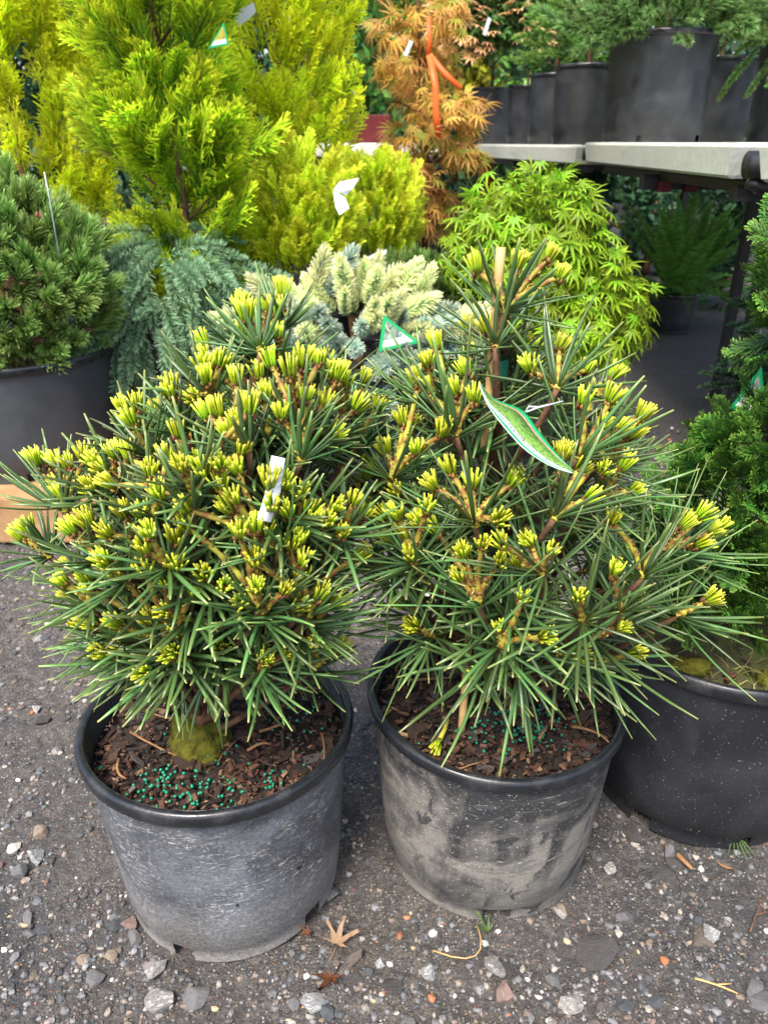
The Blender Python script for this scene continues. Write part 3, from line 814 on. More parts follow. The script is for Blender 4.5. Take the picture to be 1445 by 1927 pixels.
RT = [(0.098, 0.829, 0.874), (0.141, 0.823, 0.877), (0.175, 0.830, 0.886), (0.182, 0.812, 0.871), (0.092, 0.835, 0.812), (0.108, 0.812, 0.813), (0.055, 0.829, 0.792), (0.046, 0.825, 0.774), (0.080, 0.783, 0.774), (0.045, 0.793, 0.751), (0.069, 0.769, 0.758), (0.089, 0.760, 0.752), (0.033, 0.803, 0.757), (0.016, 0.801, 0.713), (0.059, 0.743, 0.721), (0.196, 0.820, 0.792), (0.222, 0.813, 0.772), (0.153, 0.767, 0.781), (-0.002, 0.802, 0.678), (-0.012, 0.820, 0.651), (0.010, 0.768, 0.641), (0.032, 0.762, 0.696), (-0.017, 0.815, 0.595), (-0.003, 0.783, 0.601), (0.011, 0.712, 0.639), (0.042, 0.700, 0.651), (0.068, 0.728, 0.683), (0.051, 0.728, 0.665), (0.090, 0.720, 0.670), (0.034, 0.728, 0.618), (-0.000, 0.782, 0.572), (0.018, 0.716, 0.615), (0.027, 0.710, 0.589), (0.052, 0.741, 0.607), (0.078, 0.686, 0.576), (0.083, 0.693, 0.602), (0.100, 0.672, 0.624), (0.117, 0.651, 0.637), (0.119, 0.671, 0.603), (0.132, 0.711, 0.678), (0.114, 0.673, 0.653), (0.203, 0.742, 0.755), (0.243, 0.775, 0.748), (0.274, 0.769, 0.731), (0.254, 0.759, 0.721), (0.235, 0.751, 0.726), (0.270, 0.768, 0.709), (0.181, 0.714, 0.706), (0.208, 0.732, 0.684), (0.227, 0.745, 0.685), (0.258, 0.751, 0.679), (0.211, 0.701, 0.663), (0.278, 0.758, 0.650), (0.231, 0.725, 0.684), (0.150, 0.686, 0.617), (0.169, 0.655, 0.626), (0.140, 0.680, 0.600), (0.242, 0.707, 0.637), (0.332, 0.744, 0.613), (0.383, 0.814, 0.589), (0.407, 0.825, 0.562), (0.372, 0.775, 0.570), (0.422, 0.836, 0.564), (0.383, 0.748, 0.512), (0.242, 0.680, 0.589), (0.199, 0.653, 0.572), (0.142, 0.660, 0.567), (0.121, 0.680, 0.517), (0.166, 0.641, 0.532), (0.263, 0.685, 0.515), (0.296, 0.724, 0.451), (-0.023, 0.776, 0.559), (0.102, 0.698, 0.441)]
RW = [(0.128, 0.821, 0.821), (0.076, 0.758, 0.705), (0.095, 0.707, 0.624), (0.173, 0.695, 0.638), (0.102, 0.687, 0.537), (0.277, 0.702, 0.565), (0.211, 0.676, 0.526), (0.165, 0.677, 0.584), (0.201, 0.739, 0.687), (0.179, 0.765, 0.754), (0.009, 0.788, 0.642), (0.118, 0.800, 0.789), (0.033, 0.719, 0.571), (0.255, 0.688, 0.530), (0.128, 0.692, 0.482)]

def tuft_mesh(rg, d, L, n=24, spread=0.42):
    """a brush of short blunt new needles"""
    d = nrm(d)
    u = nrm(np.cross(d, [0.3, 0.2, 0.9])); w = np.cross(d, u)
    q = np.sqrt(rg.uniform(0, 1, n)); a = np.arange(n) * 2.4 + rg.normal(size=n) * .2
    th = q * spread * rg.uniform(.85, 1.15, n)
    rad = np.cos(a)[:, None] * u + np.sin(a)[:, None] * w
    dirs = np.cos(th)[:, None] * d + np.sin(th)[:, None] * rad
    base = rad * (q * .0046)[:, None] - d * .002
    ln = L * (1 - .08 * q) * rg.uniform(.86, 1.06, n)
    K = 4
    s = np.linspace(0, 1, K)
    P = base[:, None] + dirs[:, None] * (ln[:, None, None] * s[None, :, None]) + d * (-.06 * L * q[:, None, None] * (s ** 2)[None, :, None])
    R = np.array([.7, 1, 1, .75]) * .00142 * rg.uniform(.85, 1.15, (n, 1))
    tv = np.zeros((n, K, 3)); tv[..., 0] = s; tv[..., 1] = rg.random((n, 1))
    return tubes(P, R, 5, .75, tv=tv)

def bud_scales(rg, d, n=9):
    d = nrm(d)
    u = nrm(np.cross(d, [0.3, 0.2, 0.9])); w = np.cross(d, u)
    a = rg.uniform(0, 6.28, n)
    rad = np.cos(a)[:, None] * u + np.sin(a)[:, None] * w
    P0 = rad * .0035 - d * rg.uniform(.001, .007, n)[:, None]
    P = np.stack([P0, P0 + rad * .0015 + d * .003, P0 + rad * .0012 + d * .0055], 1)
    tv = np.zeros((n, 3, 3)); tv[..., 0] = rg.uniform(0, .45, (n, 1)); tv[..., 1] = rg.random((n, 1))
    return tubes(P, np.array([[.0016, .0018, .0006]]), 5, tv=tv)

def whorl_mesh(rg, ax, L, n=26, lo=.45, hi=1.75, droop=.12, wid=.0023, zmin=-.2):
    """the ring of long dark needles, like the ribs of an umbrella"""
    ax = nrm(ax)
    u = nrm(np.cross(ax, [0.3, 0.2, 0.9])); w = np.cross(ax, u)
    a = np.arange(n) / n * 2 * PI * 1.0 + rg.uniform(0, 6.28) + rg.normal(size=n) * .16
    th = rg.uniform(lo, hi, n)
    rad = np.cos(a)[:, None] * u + np.sin(a)[:, None] * w
    dirs = np.cos(th)[:, None] * ax + np.sin(th)[:, None] * rad
    dirs[:, 2] = np.where(dirs[:, 2] < zmin, zmin + (dirs[:, 2] - zmin) * .25, dirs[:, 2])
    dirs = nrm(dirs)
    ln = L * rg.uniform(.66, 1.12, n)
    K = 6
    s = np.linspace(0, 1, K)
    side = nrm(np.cross(dirs, ax))
    bendv = ax[None] * rg.normal(.07, .10, n)[:, None] + side * rg.normal(0, .09, n)[:, None] - np.array([0, 0, 1.0]) * (droop * rg.uniform(.3, 1.5, n))[:, None]
    P = (dirs * .003)[:, None] + dirs[:, None] * (ln[:, None, None] * s[None, :, None]) + bendv[:, None] * (ln[:, None, None] * (s ** 2)[None, :, None])
    R = np.array([.55, .95, 1.05, 1.0, .85, .38]) * wid * rg.uniform(.8, 1.15, (n, 1))
    tv = np.zeros((n, K, 3)); tv[..., 0] = np.array([0, .2, .45, .7, .93, 1.0]); tv[..., 1] = rg.random((n, 1))
    return tubes(P, R, 6, .5, ref=ax, tv=tv)

def curve_pts(a, b, ta, K=9, k=.45):
    """bezier from a (leaving along ta) to b"""
    a, b, ta = np.array(a, float), np.array(b, float), nrm(ta)
    c = a + ta * np.linalg.norm(b - a) * k
    t = np.linspace(0, 1, K)[:, None]
    return (1 - t) ** 2 * a + 2 * t * (1 - t) * c + t ** 2 * b

def umbrella_pine(label, base, potargs, tufts, manual, trunk, seed, n_back, n_skirt, needle_n, up_bias, stem_len, n_fill, nL, nlo, nhi, n_fringe):
    rg = np.random.default_rng(seed)
    root = thing('umbrella_pine', label, 'potted conifer', base)
    pbody, soil = pot(root, **potargs)
    B = np.array(base)
    T = np.array(tufts) - B
    Wm = np.array(manual) - B
    trunk = np.array(trunk) - B
    zlo, zhi = T[:, 2].min(), T[:, 2].max()
    tz = trunk[:, 2]
    axis_at = lambda z: np.array([np.interp(z, tz, trunk[:, 0]), np.interp(z, tz, trunk[:, 1])])
    def grow_dir(p):
        h = np.clip((p[2] - zlo) / (zhi - zlo), 0, 1)
        o = np.zeros(3); o[:2] = p[:2] - axis_at(p[2]); o = nrm(o)
        b = np.interp(h, [0, .25, .55, .85, 1], [1.15, .75, .48, .25, .08]) * up_bias
        return nrm(np.array([0, 0, 1.0]) + o * b + rg.normal(size=3) * .13)
    # shoots at the back, so that the crown is round
    back = []
    for i in range(n_back):
        p = T[rg.integers(len(T))].copy()
        c = axis_at(p[2])
        ang = rg.uniform(0.12, PI - 0.12)
        q = np.hypot(p[0] - c[0], p[1] - c[1]) * rg.uniform(.75, 1.0)
        back.append([c[0] + q * math.cos(ang), c[1] + q * math.sin(ang) * .8, p[2] + rg.normal() * .02])
    T = np.concatenate([T, np.array(back)]) if n_back else T
    D = np.array([grow_dir(p) for p in T])
    T = T - D * .012
    centres = [w for w in Wm]; members = [[] for _ in Wm]; reach = [.07 if stem_len < .045 else .085] * len(Wm)
    for i, p in enumerate(T):
        foot = p - D[i] * stem_len * rg.uniform(.7, 1.3)
        d = [np.linalg.norm(foot - c) for c in centres]
        ok = [j for j in range(len(centres)) if d[j] < reach[j] and len(members[j]) < 5 and p[2] > centres[j][2] + .004]
        if ok:
            members[min(ok, key=lambda j: d[j])].append(i)
        else:
            centres.append(foot); members.append([i]); reach.append(.034)
    # trunk
    t_ = np.linspace(0, 1, 14)
    tl = np.linspace(0, 1, len(trunk))
    P = np.stack([np.interp(t_, tl, trunk[:, k]) for k in range(3)], -1)
    P[:, :2] += rg.normal(size=(14, 2)) * .0012
    V, F, tv = tubes(P[None], np.linspace(.015, .0065, 14)[None] * rg.uniform(.9, 1.12, 14), 12, tv=(.5, .5, 0))
    obj('trunk', MB().add(V, F, tv).mesh('trunk', M['bark']), root)
    def shoot(c, mem, extra=None, L=nL, n=needle_n, lo=nlo, hi=nhi, droop=.04, zmin=-.2):
        if mem:
            ax = nrm(np.mean([T[i] - c for i in mem], 0))
        else:
            ax = extra
        low = float(np.clip(1 - (c[2] - zlo) / (.45 * (zhi - zlo)), 0, 1))       # the lower whorls are wider and longer
        top = float(np.clip((c[2] - zlo) / (zhi - zlo), 0, 1))
        L = L * (1 + .12 * low) * (1 - .22 * top ** 3); hi = hi + .25 * low
        # branch from the trunk to the whorl
        zb = np.clip(c[2] - .10 - .5 * np.hypot(*(c[:2] - axis_at(c[2]))) , trunk[0, 2] + .02, trunk[-1, 2] - .01)
        st = np.array([*axis_at(zb), zb])
        mid = st + (c - st) * .5 - ax * .02
        tt = np.linspace(0, 1, 8)[:, None]
        Pb = (1 - tt) ** 2 * st + 2 * tt * (1 - tt) * (mid * .5 + (c - ax * .04) * .5) + tt ** 2 * c
        V, F, tv = tubes(Pb[None], np.linspace(.0050, .0032, 8)[None], 7, tv=(.1, .4, 0))
        obj('branch', MB().add(V, F, tv).mesh('branch', M['bark']), root)
        # stems of the new growth
        mb = MB()
        for i in mem:
            Pp = curve_pts(c, T[i], ax + .5 * nrm(T[i] - c), 14)
            rr = np.linspace(.0038, .0028, 14) * (1 + .22 * np.sin(np.arange(14) * 2.3 + i)) 
            tv = np.zeros((1, 14, 3)); tv[0, :, 0] = .62 + .3 * np.sin(np.arange(14) * 1.9 + i); tv[..., 1] = rg.random()
            mb.add(*tubes(Pp[None], rr[None], 7, tv=tv))
            nk = 16                                   # leaf scars up the stem
            k = rg.integers(1, 13, nk); aa = rg.uniform(0, 6.28, nk)
            tg = nrm(Pp[k + 1] - Pp[k]); u = nrm(np.cross(tg, [.2, .3, .9])); w = np.cross(tg, u)
            rd = np.cos(aa)[:, None] * u + np.sin(aa)[:, None] * w
            p0 = Pp[k] + rd * .0028
            Pk = np.stack([p0, p0 + rd * .0012 + tg * .0016, p0 + rd * .0004 + tg * .0040], 1)
            tv = np.zeros((nk, 3, 3)); tv[..., 0] = rg.choice([.02, .2, .55, .8], (nk, 1)); tv[..., 1] = rg.random((nk, 1))
            mb.add(*tubes(Pk, np.array([[.0012, .0015, .0005]]), 5, tv=tv))
        if not mem:
            mb.add(*tubes(np.stack([c - ax * .015, c, c + ax * .006])[None], np.array([[.0032, .0036, .0015]]), 7, tv=(.5, .5, 0)))
        sh = obj('shoot', mb.mesh('shoot', M['stem']), root)
        mbw = MB().add(*whorl_mesh(rg, ax, L, n, lo, hi, droop, zmin=zmin))
        obj('needle_whorl', mbw.mesh('needle_whorl', M['needle']), sh, c)
        for i in mem:
            d = nrm(nrm(T[i] - c) * .5 + D[i])
            V, F, tv = tuft_mesh(rg, d, rg.uniform(.018, .029), int(rg.integers(14, 25)), rg.uniform(.22, .40))
            bV, bF, bt = bud_scales(rg, d)
            me = MB().add(V, F, tv)
            g = obj('new_growth', me.mesh('new_growth', M['newgrowth']), sh, T[i])
            mb2 = MB().add(bV, bF, bt)
            obj('bud_scales', mb2.mesh('bud_scales', M['stem']), sh, T[i])
    for c, mem in zip(centres, members):
        shoot(np.array(c), mem, extra=nrm(np.array([0, 0, 1.0])))
    # older whorls further in and the skirt of hanging needles at the foot
    for i in range(n_fill):
        p = T[rg.integers(len(T))]
        c0 = axis_at(p[2])
        k = rg.uniform(.3, .75)
        p = np.array([c0[0] + (p[0] - c0[0]) * k, c0[1] + (p[1] - c0[1]) * k, p[2] - rg.uniform(.05, .10)])
        if p[2] < zlo + .03:
            continue
        shoot(p, [], extra=grow_dir(p), L=nL * .95, n=17, hi=nhi + .1, droop=.08)
    for i in range(n_fringe):                      # the lowest ring, spreading over the rim
        ang = 2 * PI * (i + rg.uniform(-.3, .3)) / n_fringe
        q = rg.uniform(.09, .155)
        c0 = axis_at(zlo)
        p = np.array([c0[0] + q * math.cos(ang), c0[1] + q * math.sin(ang) * .9, zlo + rg.uniform(-.005, .045)])
        fd = nrm(np.array([math.cos(ang), math.sin(ang), .55 + rg.uniform(0, .5)]))
        T = np.concatenate([T, [p + fd * rg.uniform(.034, .05)]]); D = np.concatenate([D, [fd]])
        shoot(p, [len(T) - 1], n=18, lo=.3, hi=1.3, droop=.06, zmin=-.28)
    for i in range(n_skirt):
        ang = rg.uniform(0, 2 * PI)
        z = zlo - rg.uniform(-.02, .03)
        q = rg.uniform(.03, .12)
        c0 = axis_at(z)
        p = np.array([c0[0] + q * math.cos(ang), c0[1] + q * math.sin(ang), z])
        o = nrm(np.array([math.cos(ang), math.sin(ang), .25]))
        shoot(p, [], extra=o, L=.080, n=15, lo=.3, hi=1.6, droop=.25, zmin=-.75)
    return root, soil

LBASE = (-0.223, 0.80, 0.0)
lp, lsoil = umbrella_pine('broad dense umbrella pine in the scratched grey black pot with green pellets on the soil', LBASE,
    dict(R=.18, r=.153, h=.295, style='scratched', notches=(-.30, .95, 2.2, 3.5, 4.6), soil_z=.248, tilt=(-.02, -.03), seed=1, rim_h=.021),
    LT, LW, [(-.246, .79, .24), (-.235, .80, .40), (-.20, .81, .55), (-.165, .815, .68), (-.135, .82, .765)], 5, 46, 17, 21, 1.0, .045, 46, .078, .50, 1.28, 17)
RBASE = (0.157, 0.86, 0.0)
rp, rsoil = umbrella_pine('open taller umbrella pine tied to a cane in the muddy pot', RBASE,
    dict(R=.18, r=.153, h=.295, style='muddy', notches=(.0, 1.25, 2.5, 3.8, 5.0), soil_z=.256, tilt=(-.035, .03), seed=2, rim_h=.020),
    RT, RW, [(.19, .845, .25), (.165, .85, .40), (.137, .86, .60), (.136, .86, .74), (.134, .86, .80), (.128, .825, .825)], 9, 26, 11, 20, 1.25, .050, 28, .104, .5, 1.45, 11)

crumbs(lsoil, 1900, 35)
chips(lsoil, 290, 31, .82)
crumbs(rsoil, 1900, 36)
chips(rsoil, 295, 32, .90)
def rel(p, b):
    return (p[0] - b[0], p[1] - b[1], p[2] - b[2])
def loc2(x, y, b):
    return x - b[0], y - b[1]
pellets(lsoil, [(*loc2(-.286, .712, LBASE), .013, 26), (*loc2(-.225, .694, LBASE), .018, 34), (*loc2(-.140, .716, LBASE), .009, 13), (*loc2(-.19, .69, LBASE), .012, 14), (*loc2(-.366, .737, LBASE), .006, 9), (*loc2(-.25, .76, LBASE), .028, 22), (*loc2(-.12, .80, LBASE), .05, 34), (*loc2(-.15, .86, LBASE), .05, 22), (*loc2(-.26, .70, LBASE), .03, 30)], 41)
pellets(rsoil, [(*loc2(.202, .795, RBASE), .016, 44), (*loc2(.18, .84, RBASE), .022, 34), (*loc2(.134, .79, RBASE), .016, 20), (*loc2(.15, .83, RBASE), .05, 26), (*loc2(.23, .82, RBASE), .02, 14)], 42)
for i, (a, b, r) in enumerate([((-.345, .80, .262), (-.27, .755, .262), .0018), ((-.33, .84, .262), (-.25, .80, .275), .0015), ((-.345, .75, .262), (-.325, .715, .262), .0022), ((-.32, .86, .268), (-.27, .845, .268), .0022),
                               ((-.20, .90, .270), (-.11, .905, .266), .0022), ((-.16, .885, .268), (-.09, .885, .266), .0016), ((-.085, .80, .262), (-.078, .745, .262), .0016), ((-.20, .78, .262), (-.215, .745, .262), .0012), ((-.17, .80, .262), (-.14, .81, .265), .0024), ((-.18, .765, .262), (-.15, .775, .262), .0024)]):
    twig_line(lsoil, 'twig', rel(a, LBASE), rel(b, LBASE), r, 'twig', .004, 60 + i)
for i, (a, b, r) in enumerate([((.02, .90, .27), (.10, .905, .272), .0020), ((.205, .775, .272), (.222, .80, .274), .0024), ((.255, .80, .272), (.30, .76, .272), .0022), ((.09, .72, .27), (.125, .735, .272), .0014), ((.24, .83, .28), (.245, .86, .30), .0016)]):
    twig_line(rsoil, 'twig', rel(a, RBASE), rel(b, RBASE), r, 'twig', .004, 80 + i)
# moss heaped round the trunk
def moss(soil, x, y, rx, ry, h, seed):
    V, F = ICO3
    rg = np.random.default_rng(seed)
    V = V * np.array([rx, ry, h]) * (1 + .12 * rg.normal(size=(len(V), 1)))
    obj('moss', MB().add(V + np.array([x, y, soil['sz']]), [F]).mesh('moss', M['moss']), soil)
moss(lsoil, *loc2(-.248, .785, LBASE), .040, .034, .050, 3)
moss(lsoil, *loc2(-.20, .73, LBASE), .018, .014, .008, 4)

# things stuck in, tied to or lying on the two front plants
def cane(label, a, b, r, mat='bamboo', name='bamboo_cane', cat='cane'):
    a, b = np.array(a), np.array(b)
    K = 24
    t = np.linspace(0, 1, K)[:, None]
    P = (b - a) * t
    rr = np.full(K, r); rr[6] *= 1.16; rr[13] *= 1.16; rr[19] *= 1.12
    V, F, tv = tubes(P[None], rr[None], 10, tv=(.5, .5, 0))
    return thing(name, label, cat, tuple(a), me=MB().add(V, F, tv).mesh(name, M[mat]))
cane('pale bamboo cane rising from the muddy pot through the top of the taller pine', (.105, .80, .25), (.1225, .838, .886), .0052)
V, F, tv = tubes(np.array([[(.0, 0, -.011), (0, 0, -.004), (0, 0, .004), (.0, 0, .012)]]), np.array([[.0165, .0172, .0172, .016]]), 14, .72, tv=(.5, .5, 0), cap=False)
thing('tie_tape', 'dark green tape tying the taller pine to its cane', 'tape', (.127, .838, .757), me=MB().add(V, F, tv).mesh('tie_tape', M['tape']))

def loft(lo, up, t0, t1, n=20, m=3):
    s = np.linspace(0, 1, n)
    V = np.array([[(1 - t) * lo(x) + t * up(x) for t in np.linspace(t0, t1, m)] for x in s]).reshape(-1, 3)
    idx = np.arange(n * m).reshape(n, m)
    return V, [np.stack([idx[:-1, :-1], idx[1:, :-1], idx[1:, 1:], idx[:-1, 1:]], -1).reshape(-1, 4)]

def polyc(pts):
    pts = np.array(pts, float)
    def f(x):
        # smooth interpolation through the points
        n = len(pts) - 1
        k = min(int(x * n), n - 1); u = x * n - k
        p0, p1, p2, p3 = pts[max(k - 1, 0)], pts[k], pts[k + 1], pts[min(k + 2, n)]
        return .5 * (2 * p1 + (p2 - p0) * u + (2 * p0 - 5 * p1 + 4 * p2 - p3) * u * u + (3 * p1 - p0 - 3 * p2 + p3) * u ** 3)
    return f

def solid(me_obj, th=.0004):
    md = me_obj.modifiers.new('solid', 'SOLIDIFY')
    md.thickness = th
    return me_obj

def text_on(parent, s, size, mapf, mat='ink'):
    """lettering laid along a surface: mapf(x, y) -> point"""
    cu = bpy.data.curves.new('lettering', 'FONT')
    cu.body = s
    cu.size = size
    o = bpy.data.objects.new('lettering_source', cu)
    COL.objects.link(o)
    dg = bpy.context.evaluated_depsgraph_get()
    me = bpy.data.meshes.new_from_object(o.evaluated_get(dg))
    bpy.data.objects.remove(o)
    for v in me.vertices:
        v.co = Vector(mapf(v.co.x, v.co.y))
    me.materials.clear()
    me.materials.append(M[mat])
    return obj('lettering', me, parent)

# bent triangular tag in the taller pine
tagO = np.array((.135, .70, .74))
lo_c = polyc(np.array([(0.090, 0.700, 0.779), (0.097, 0.685, 0.764), (0.109, 0.675, 0.749), (0.131, 0.665, 0.727), (0.156, 0.660, 0.712), (0.178, 0.660, 0.704)]) - tagO)
up_c = polyc(np.array([(0.091, 0.701, 0.780), (0.108, 0.710, 0.761), (0.137, 0.720, 0.747), (0.149, 0.700, 0.734), (0.164, 0.680, 0.718), (0.179, 0.661, 0.706)]) - tagO)
tag = thing('plant_tag', 'bent green edged tag with a picture of a shrub in the taller umbrella pine', 'plant tag', tuple(tagO))
def strip(name, t0, t1, mat, parent=tag, a=lo_c, b=up_c):
    V, F = loft(a, b, t0, t1)
    return solid(obj(name, MB().add(V, F).mesh(name, M[mat]), parent))
strip('edge', 0.0, .03, 'white'); strip('border', .03, .11, 'green'); strip('caption_panel', .11, .27, 'white')
strip('printed_picture', .27, .78, 'pic_pine'); strip('printed_ground', .78, .86, 'pic_bark'); strip('border', .86, 1.0, 'green')
def tagmap(x, y):
    s = .30 + x
    t = .15 + y
    p = (1 - t) * lo_c(s) + t * up_c(s)
    return p + np.array([-.2, -.7, .6]) * .0008
text_on(tag, 'Japanese Umbrella Pine', .058, lambda x, y: tagmap(x, y * 1.9))
V, F, tv = tubes(np.array([[(.138, .715, .745), (.141, .712, .753), (.155, .725, .748), (.181, .742, .7485), (.160, .738, .745), (.140, .716, .746)]]) - tagO, np.full((1, 6), .0008), 6, tv=(.5, .5, 0))
obj('twist_tie', MB().add(V, F, tv).mesh('twist_tie', M['white']), tag)

# white strip label in the dense pine
wl = np.array((-.106, .70, .69))
lb = thing('strip_label', 'white strip label slotted between the branches of the broad pine', 'label', tuple(wl))
q = np.array([(-.113, .640, .664), (-.1045, .658, .688), (-.1025, .666, .704), (-.100, .671, .7165)]) - wl
w_ = np.array((.0064, .0008, -.0018))
Vl = np.concatenate([q - w_, q + w_]); n4 = 4
Fl = [np.array([[i, i + 1, n4 + i + 1, n4 + i] for i in range(3)])]
solid(obj('strip', MB().add(Vl, Fl).mesh('strip', M['white']), lb), .0005)
text_on(lb, '3 75', .0052, lambda x, y: q[1] * (1 - (x / .02)) + q[0] * (x / .02) + w_ * (-.55 + y / .006 * .9) + np.array([0, -.0012, .0006]))

sh = thing('fallen_shoot', 'broken green shoot tip lying on the bark in the muddy pot', 'shoot', (.077, .784, .274))
rgs = np.random.default_rng(77)
dd = nrm(np.array([-.30, -.8, .1]))
mbs = MB().add(*tuft_mesh(rgs, dd, .026, 16, .2))
obj('new_growth', mbs.mesh('new_growth', M['newgrowth']), sh, (-.005, -.015, 0))
obj('shoot_stem', MB().add(*tubes(np.array([[(-.005, -.015, 0), (.004, .004, .003), (.010, .022, .006)]]), np.array([[.0036, .003, .0022]]), 8, tv=(.8, .5, 0))).mesh('shoot_stem', M['stem']), sh)

# ------------------------------------------------------------------ leaf and spray pieces for the plants behind
def fan_spray(seed, L, n, m, w, ang=.75, sub=.6, side=.42, cup=.0, droop=.0, jit=.12, tip=.0, up_curl=0.0):
    """flat branching spray along +Z in the XZ plane, facing -Y"""
    rg = np.random.default_rng(seed)
    Pl, Wl, Tl = [], [], []
    def axis(s):
        return np.array([.03 * L * math.sin(3 * s), -cup * L * s * s + droop * L * s * s, L * s])
    def add(p0, d, ln, w0, t0, t1):
        r_ = rg.random()
        k = np.linspace(0, 1, 3)
        b = rg.normal(size=3) * jit * ln * .5 + np.array([0, 0, up_curl * ln])
        P = p0 + d * (ln * k[:, None]) + b * (k ** 2)[:, None]
        Pl.append(P); Wl.append(np.array([.75, 1.0, .35]) * w0)
        Tl.append(np.stack([t0 + (t1 - t0) * k, np.full(3, r_), np.zeros(3)], -1))
    ks = np.linspace(0, 1, 6)
    for i in range(5):
        a, b = axis(ks[i]), axis(ks[i + 1])
        add(a, nrm(b - a), np.linalg.norm(b - a), w * 1.15, ks[i] * .55, ks[i + 1] * .6 + .1)
    for i in range(n):
        s = .08 + .9 * i / n
        sg = 1 if i % 2 else -1
        ln = L * side * (1 - s) ** .65 * min(1, .55 + 2.2 * s) * rg.uniform(.85, 1.15) + L * .05
        d = nrm(np.array([sg * math.sin(ang), rg.normal() * .18 - cup * .5, math.cos(ang)]))
        p0 = axis(s)
        add(p0, d, ln, w, .15 + .3 * s, .55 + .4 * s)
        for j in range(m):
            u = (j + .6) / m
            sg2 = 1 if j % 2 else -1
            ll = ln * sub * (1 - u) ** .6 * rg.uniform(.8, 1.2) + L * .025
            d2 = nrm(np.array([d[0] * math.cos(.6) + sg2 * d[2] * math.sin(.6), d[1] + rg.normal() * .22, d[2] * math.cos(.6) - sg2 * d[0] * math.sin(.6)]) + np.array([0, 0, .25]))
            add(p0 + d * ln * u, d2, ll, w * .9, .25 + .3 * s + .2 * u, min(1, .72 + .25 * s + .15 * u + tip))
    return ribbons(np.array(Pl), np.array(Wl), np.array([0, -1.0, 0]), np.clip(np.array(Tl), 0, 1))

def brush(seed, L, n, nl, w, a0, a1, curve=0.0, stem=.0016, tipfan=0.2, stem_t=0.0, taper=.3):
    """a twig along +Z clothed in needles"""
    rg = np.random.default_rng(seed)
    s = rg.random(n) ** .85
    a = rg.uniform(0, 6.28, n)
    th = a0 + (a1 - a0) * rg.random(n)
    th = th * (1 - (1 - tipfan) * np.clip((s - .8) / .2, 0, 1))
    rad = np.stack([np.cos(a), np.sin(a), np.zeros(n)], -1)
    d = np.sin(th)[:, None] * rad + np.cos(th)[:, None] * np.array([0, 0, 1.0])
    p0 = np.stack([np.zeros(n), curve * L * s * s, L * s], -1)
    ln = nl * (1 - taper * np.abs(s - .4)) * rg.uniform(.75, 1.15, n)
    P = p0[:, None] + d[:, None] * (ln[:, None, None] * np.array([0, .55, 1.0])[None, :, None]) + np.array([0, 0, 1.0]) * (ln * .12)[:, None, None] * np.array([0, .2, 1.0])[None, :, None]
    tv = np.zeros((n, 3, 3)); tv[..., 0] = np.array([0.05, .6, 1.0]); tv[..., 1] = rg.random((n, 1))
    ref = nrm(rg.normal(size=(n, 3)))
    mb = MB().add(*ribbons(P, np.array([.8, 1.0, .45]) * w, ref, tv, 0))
    k = np.linspace(0, 1, 5)
    Ps = np.stack([np.zeros(5), curve * L * k * k, L * k], -1)
    mb.add(*tubes(Ps[None], np.linspace(stem, stem * .5, 5)[None], 5, tv=(stem_t, .4, 0)))
    return mb

def palm_leaf(seed, L, lobes, w, spread=2.2, drop=.35, fold=.25):
    """a maple leaf: narrow lobes from one point, tip lobe along +Z, facing -Y"""
    rg = np.random.default_rng(seed)
    a = np.linspace(-spread, spread, lobes)
    ln = L * (1 - .50 * (np.abs(a) / spread) ** 1.4) * rg.uniform(.9, 1.1, lobes)
    k = np.array([0, .3, .65, 1.0])
    d = np.stack([np.sin(a), np.full(lobes, -.06), np.cos(a)], -1)
    P = d[:, None] * (ln[:, None, None] * k[None, :, None]) + np.array([0, 1.0, 0]) * (drop * ln[:, None] * k[None, :] ** 2)[..., None] * 1.0
    W = np.array([.25, 1.0, .72, .04]) * w * (ln / L)[:, None] ** .5
    tv = np.zeros((lobes, 4, 3)); tv[..., 0] = k * .9; tv[..., 1] = rg.random()
    V, F, t = ribbons(P, W, np.array([0, -1.0, 0]), tv, fold)
    mb = MB().add(V, F, t)
    mb.add(*tubes(np.array([[(0, .0, 0), (0, .004, -.35 * L), (0, .02 * L, -.7 * L)]]), np.array([[.0007, .0006, .0006]]), 4, tv=(.1, .5, 0)))
    return mb

def frond(seed, L, n, pl, w, arch, t0=0.0):
    rg = np.random.default_rng(seed)
    def ax(s):
        return np.stack([0 * s, arch * L * s ** 2 * .8, L * (s - .18 * arch * s ** 2)], -1)
    s = np.linspace(.1, .99, n)
    Pl = []; Tl = []
    for sg in (-1, 1):
        p0 = ax(s)
        ln = pl * np.sin(np.clip(s * 1.05, 0, 1) ** .7 * PI * .93 + .12) * rg.uniform(.9, 1.1, n)
        d = nrm(np.stack([np.full(n, sg * 1.0), rg.normal(size=n) * .12 + .05, np.full(n, .35)], -1))
        Pl.append(p0[:, None] + d[:, None] * (ln[:, None, None] * np.array([0, .5, 1.0])[None, :, None]))
        t = np.zeros((n, 3, 3)); t[..., 0] = np.array([.3, .6, .9]) ; t[..., 1] = rg.random((n, 1)); Tl.append(t)
    mb = MB().add(*ribbons(np.concatenate(Pl), np.array([.9, 1.0, .2]) * w, np.array([0, -1.0, .2]), np.concatenate(Tl), .2))
    k = np.linspace(0, 1, 8)
    mb.add(*tubes(ax(k)[None], np.linspace(.0022, .0007, 8)[None], 5, tv=(.4, .5, 0)))
    return mb

def meshes(name, mat, fn, k):
    return [(lambda r: r.mesh(name, M[mat]) if isinstance(r, MB) else MB().add(*r).mesh(name, M[mat]))(fn(i)) for i in range(k)]

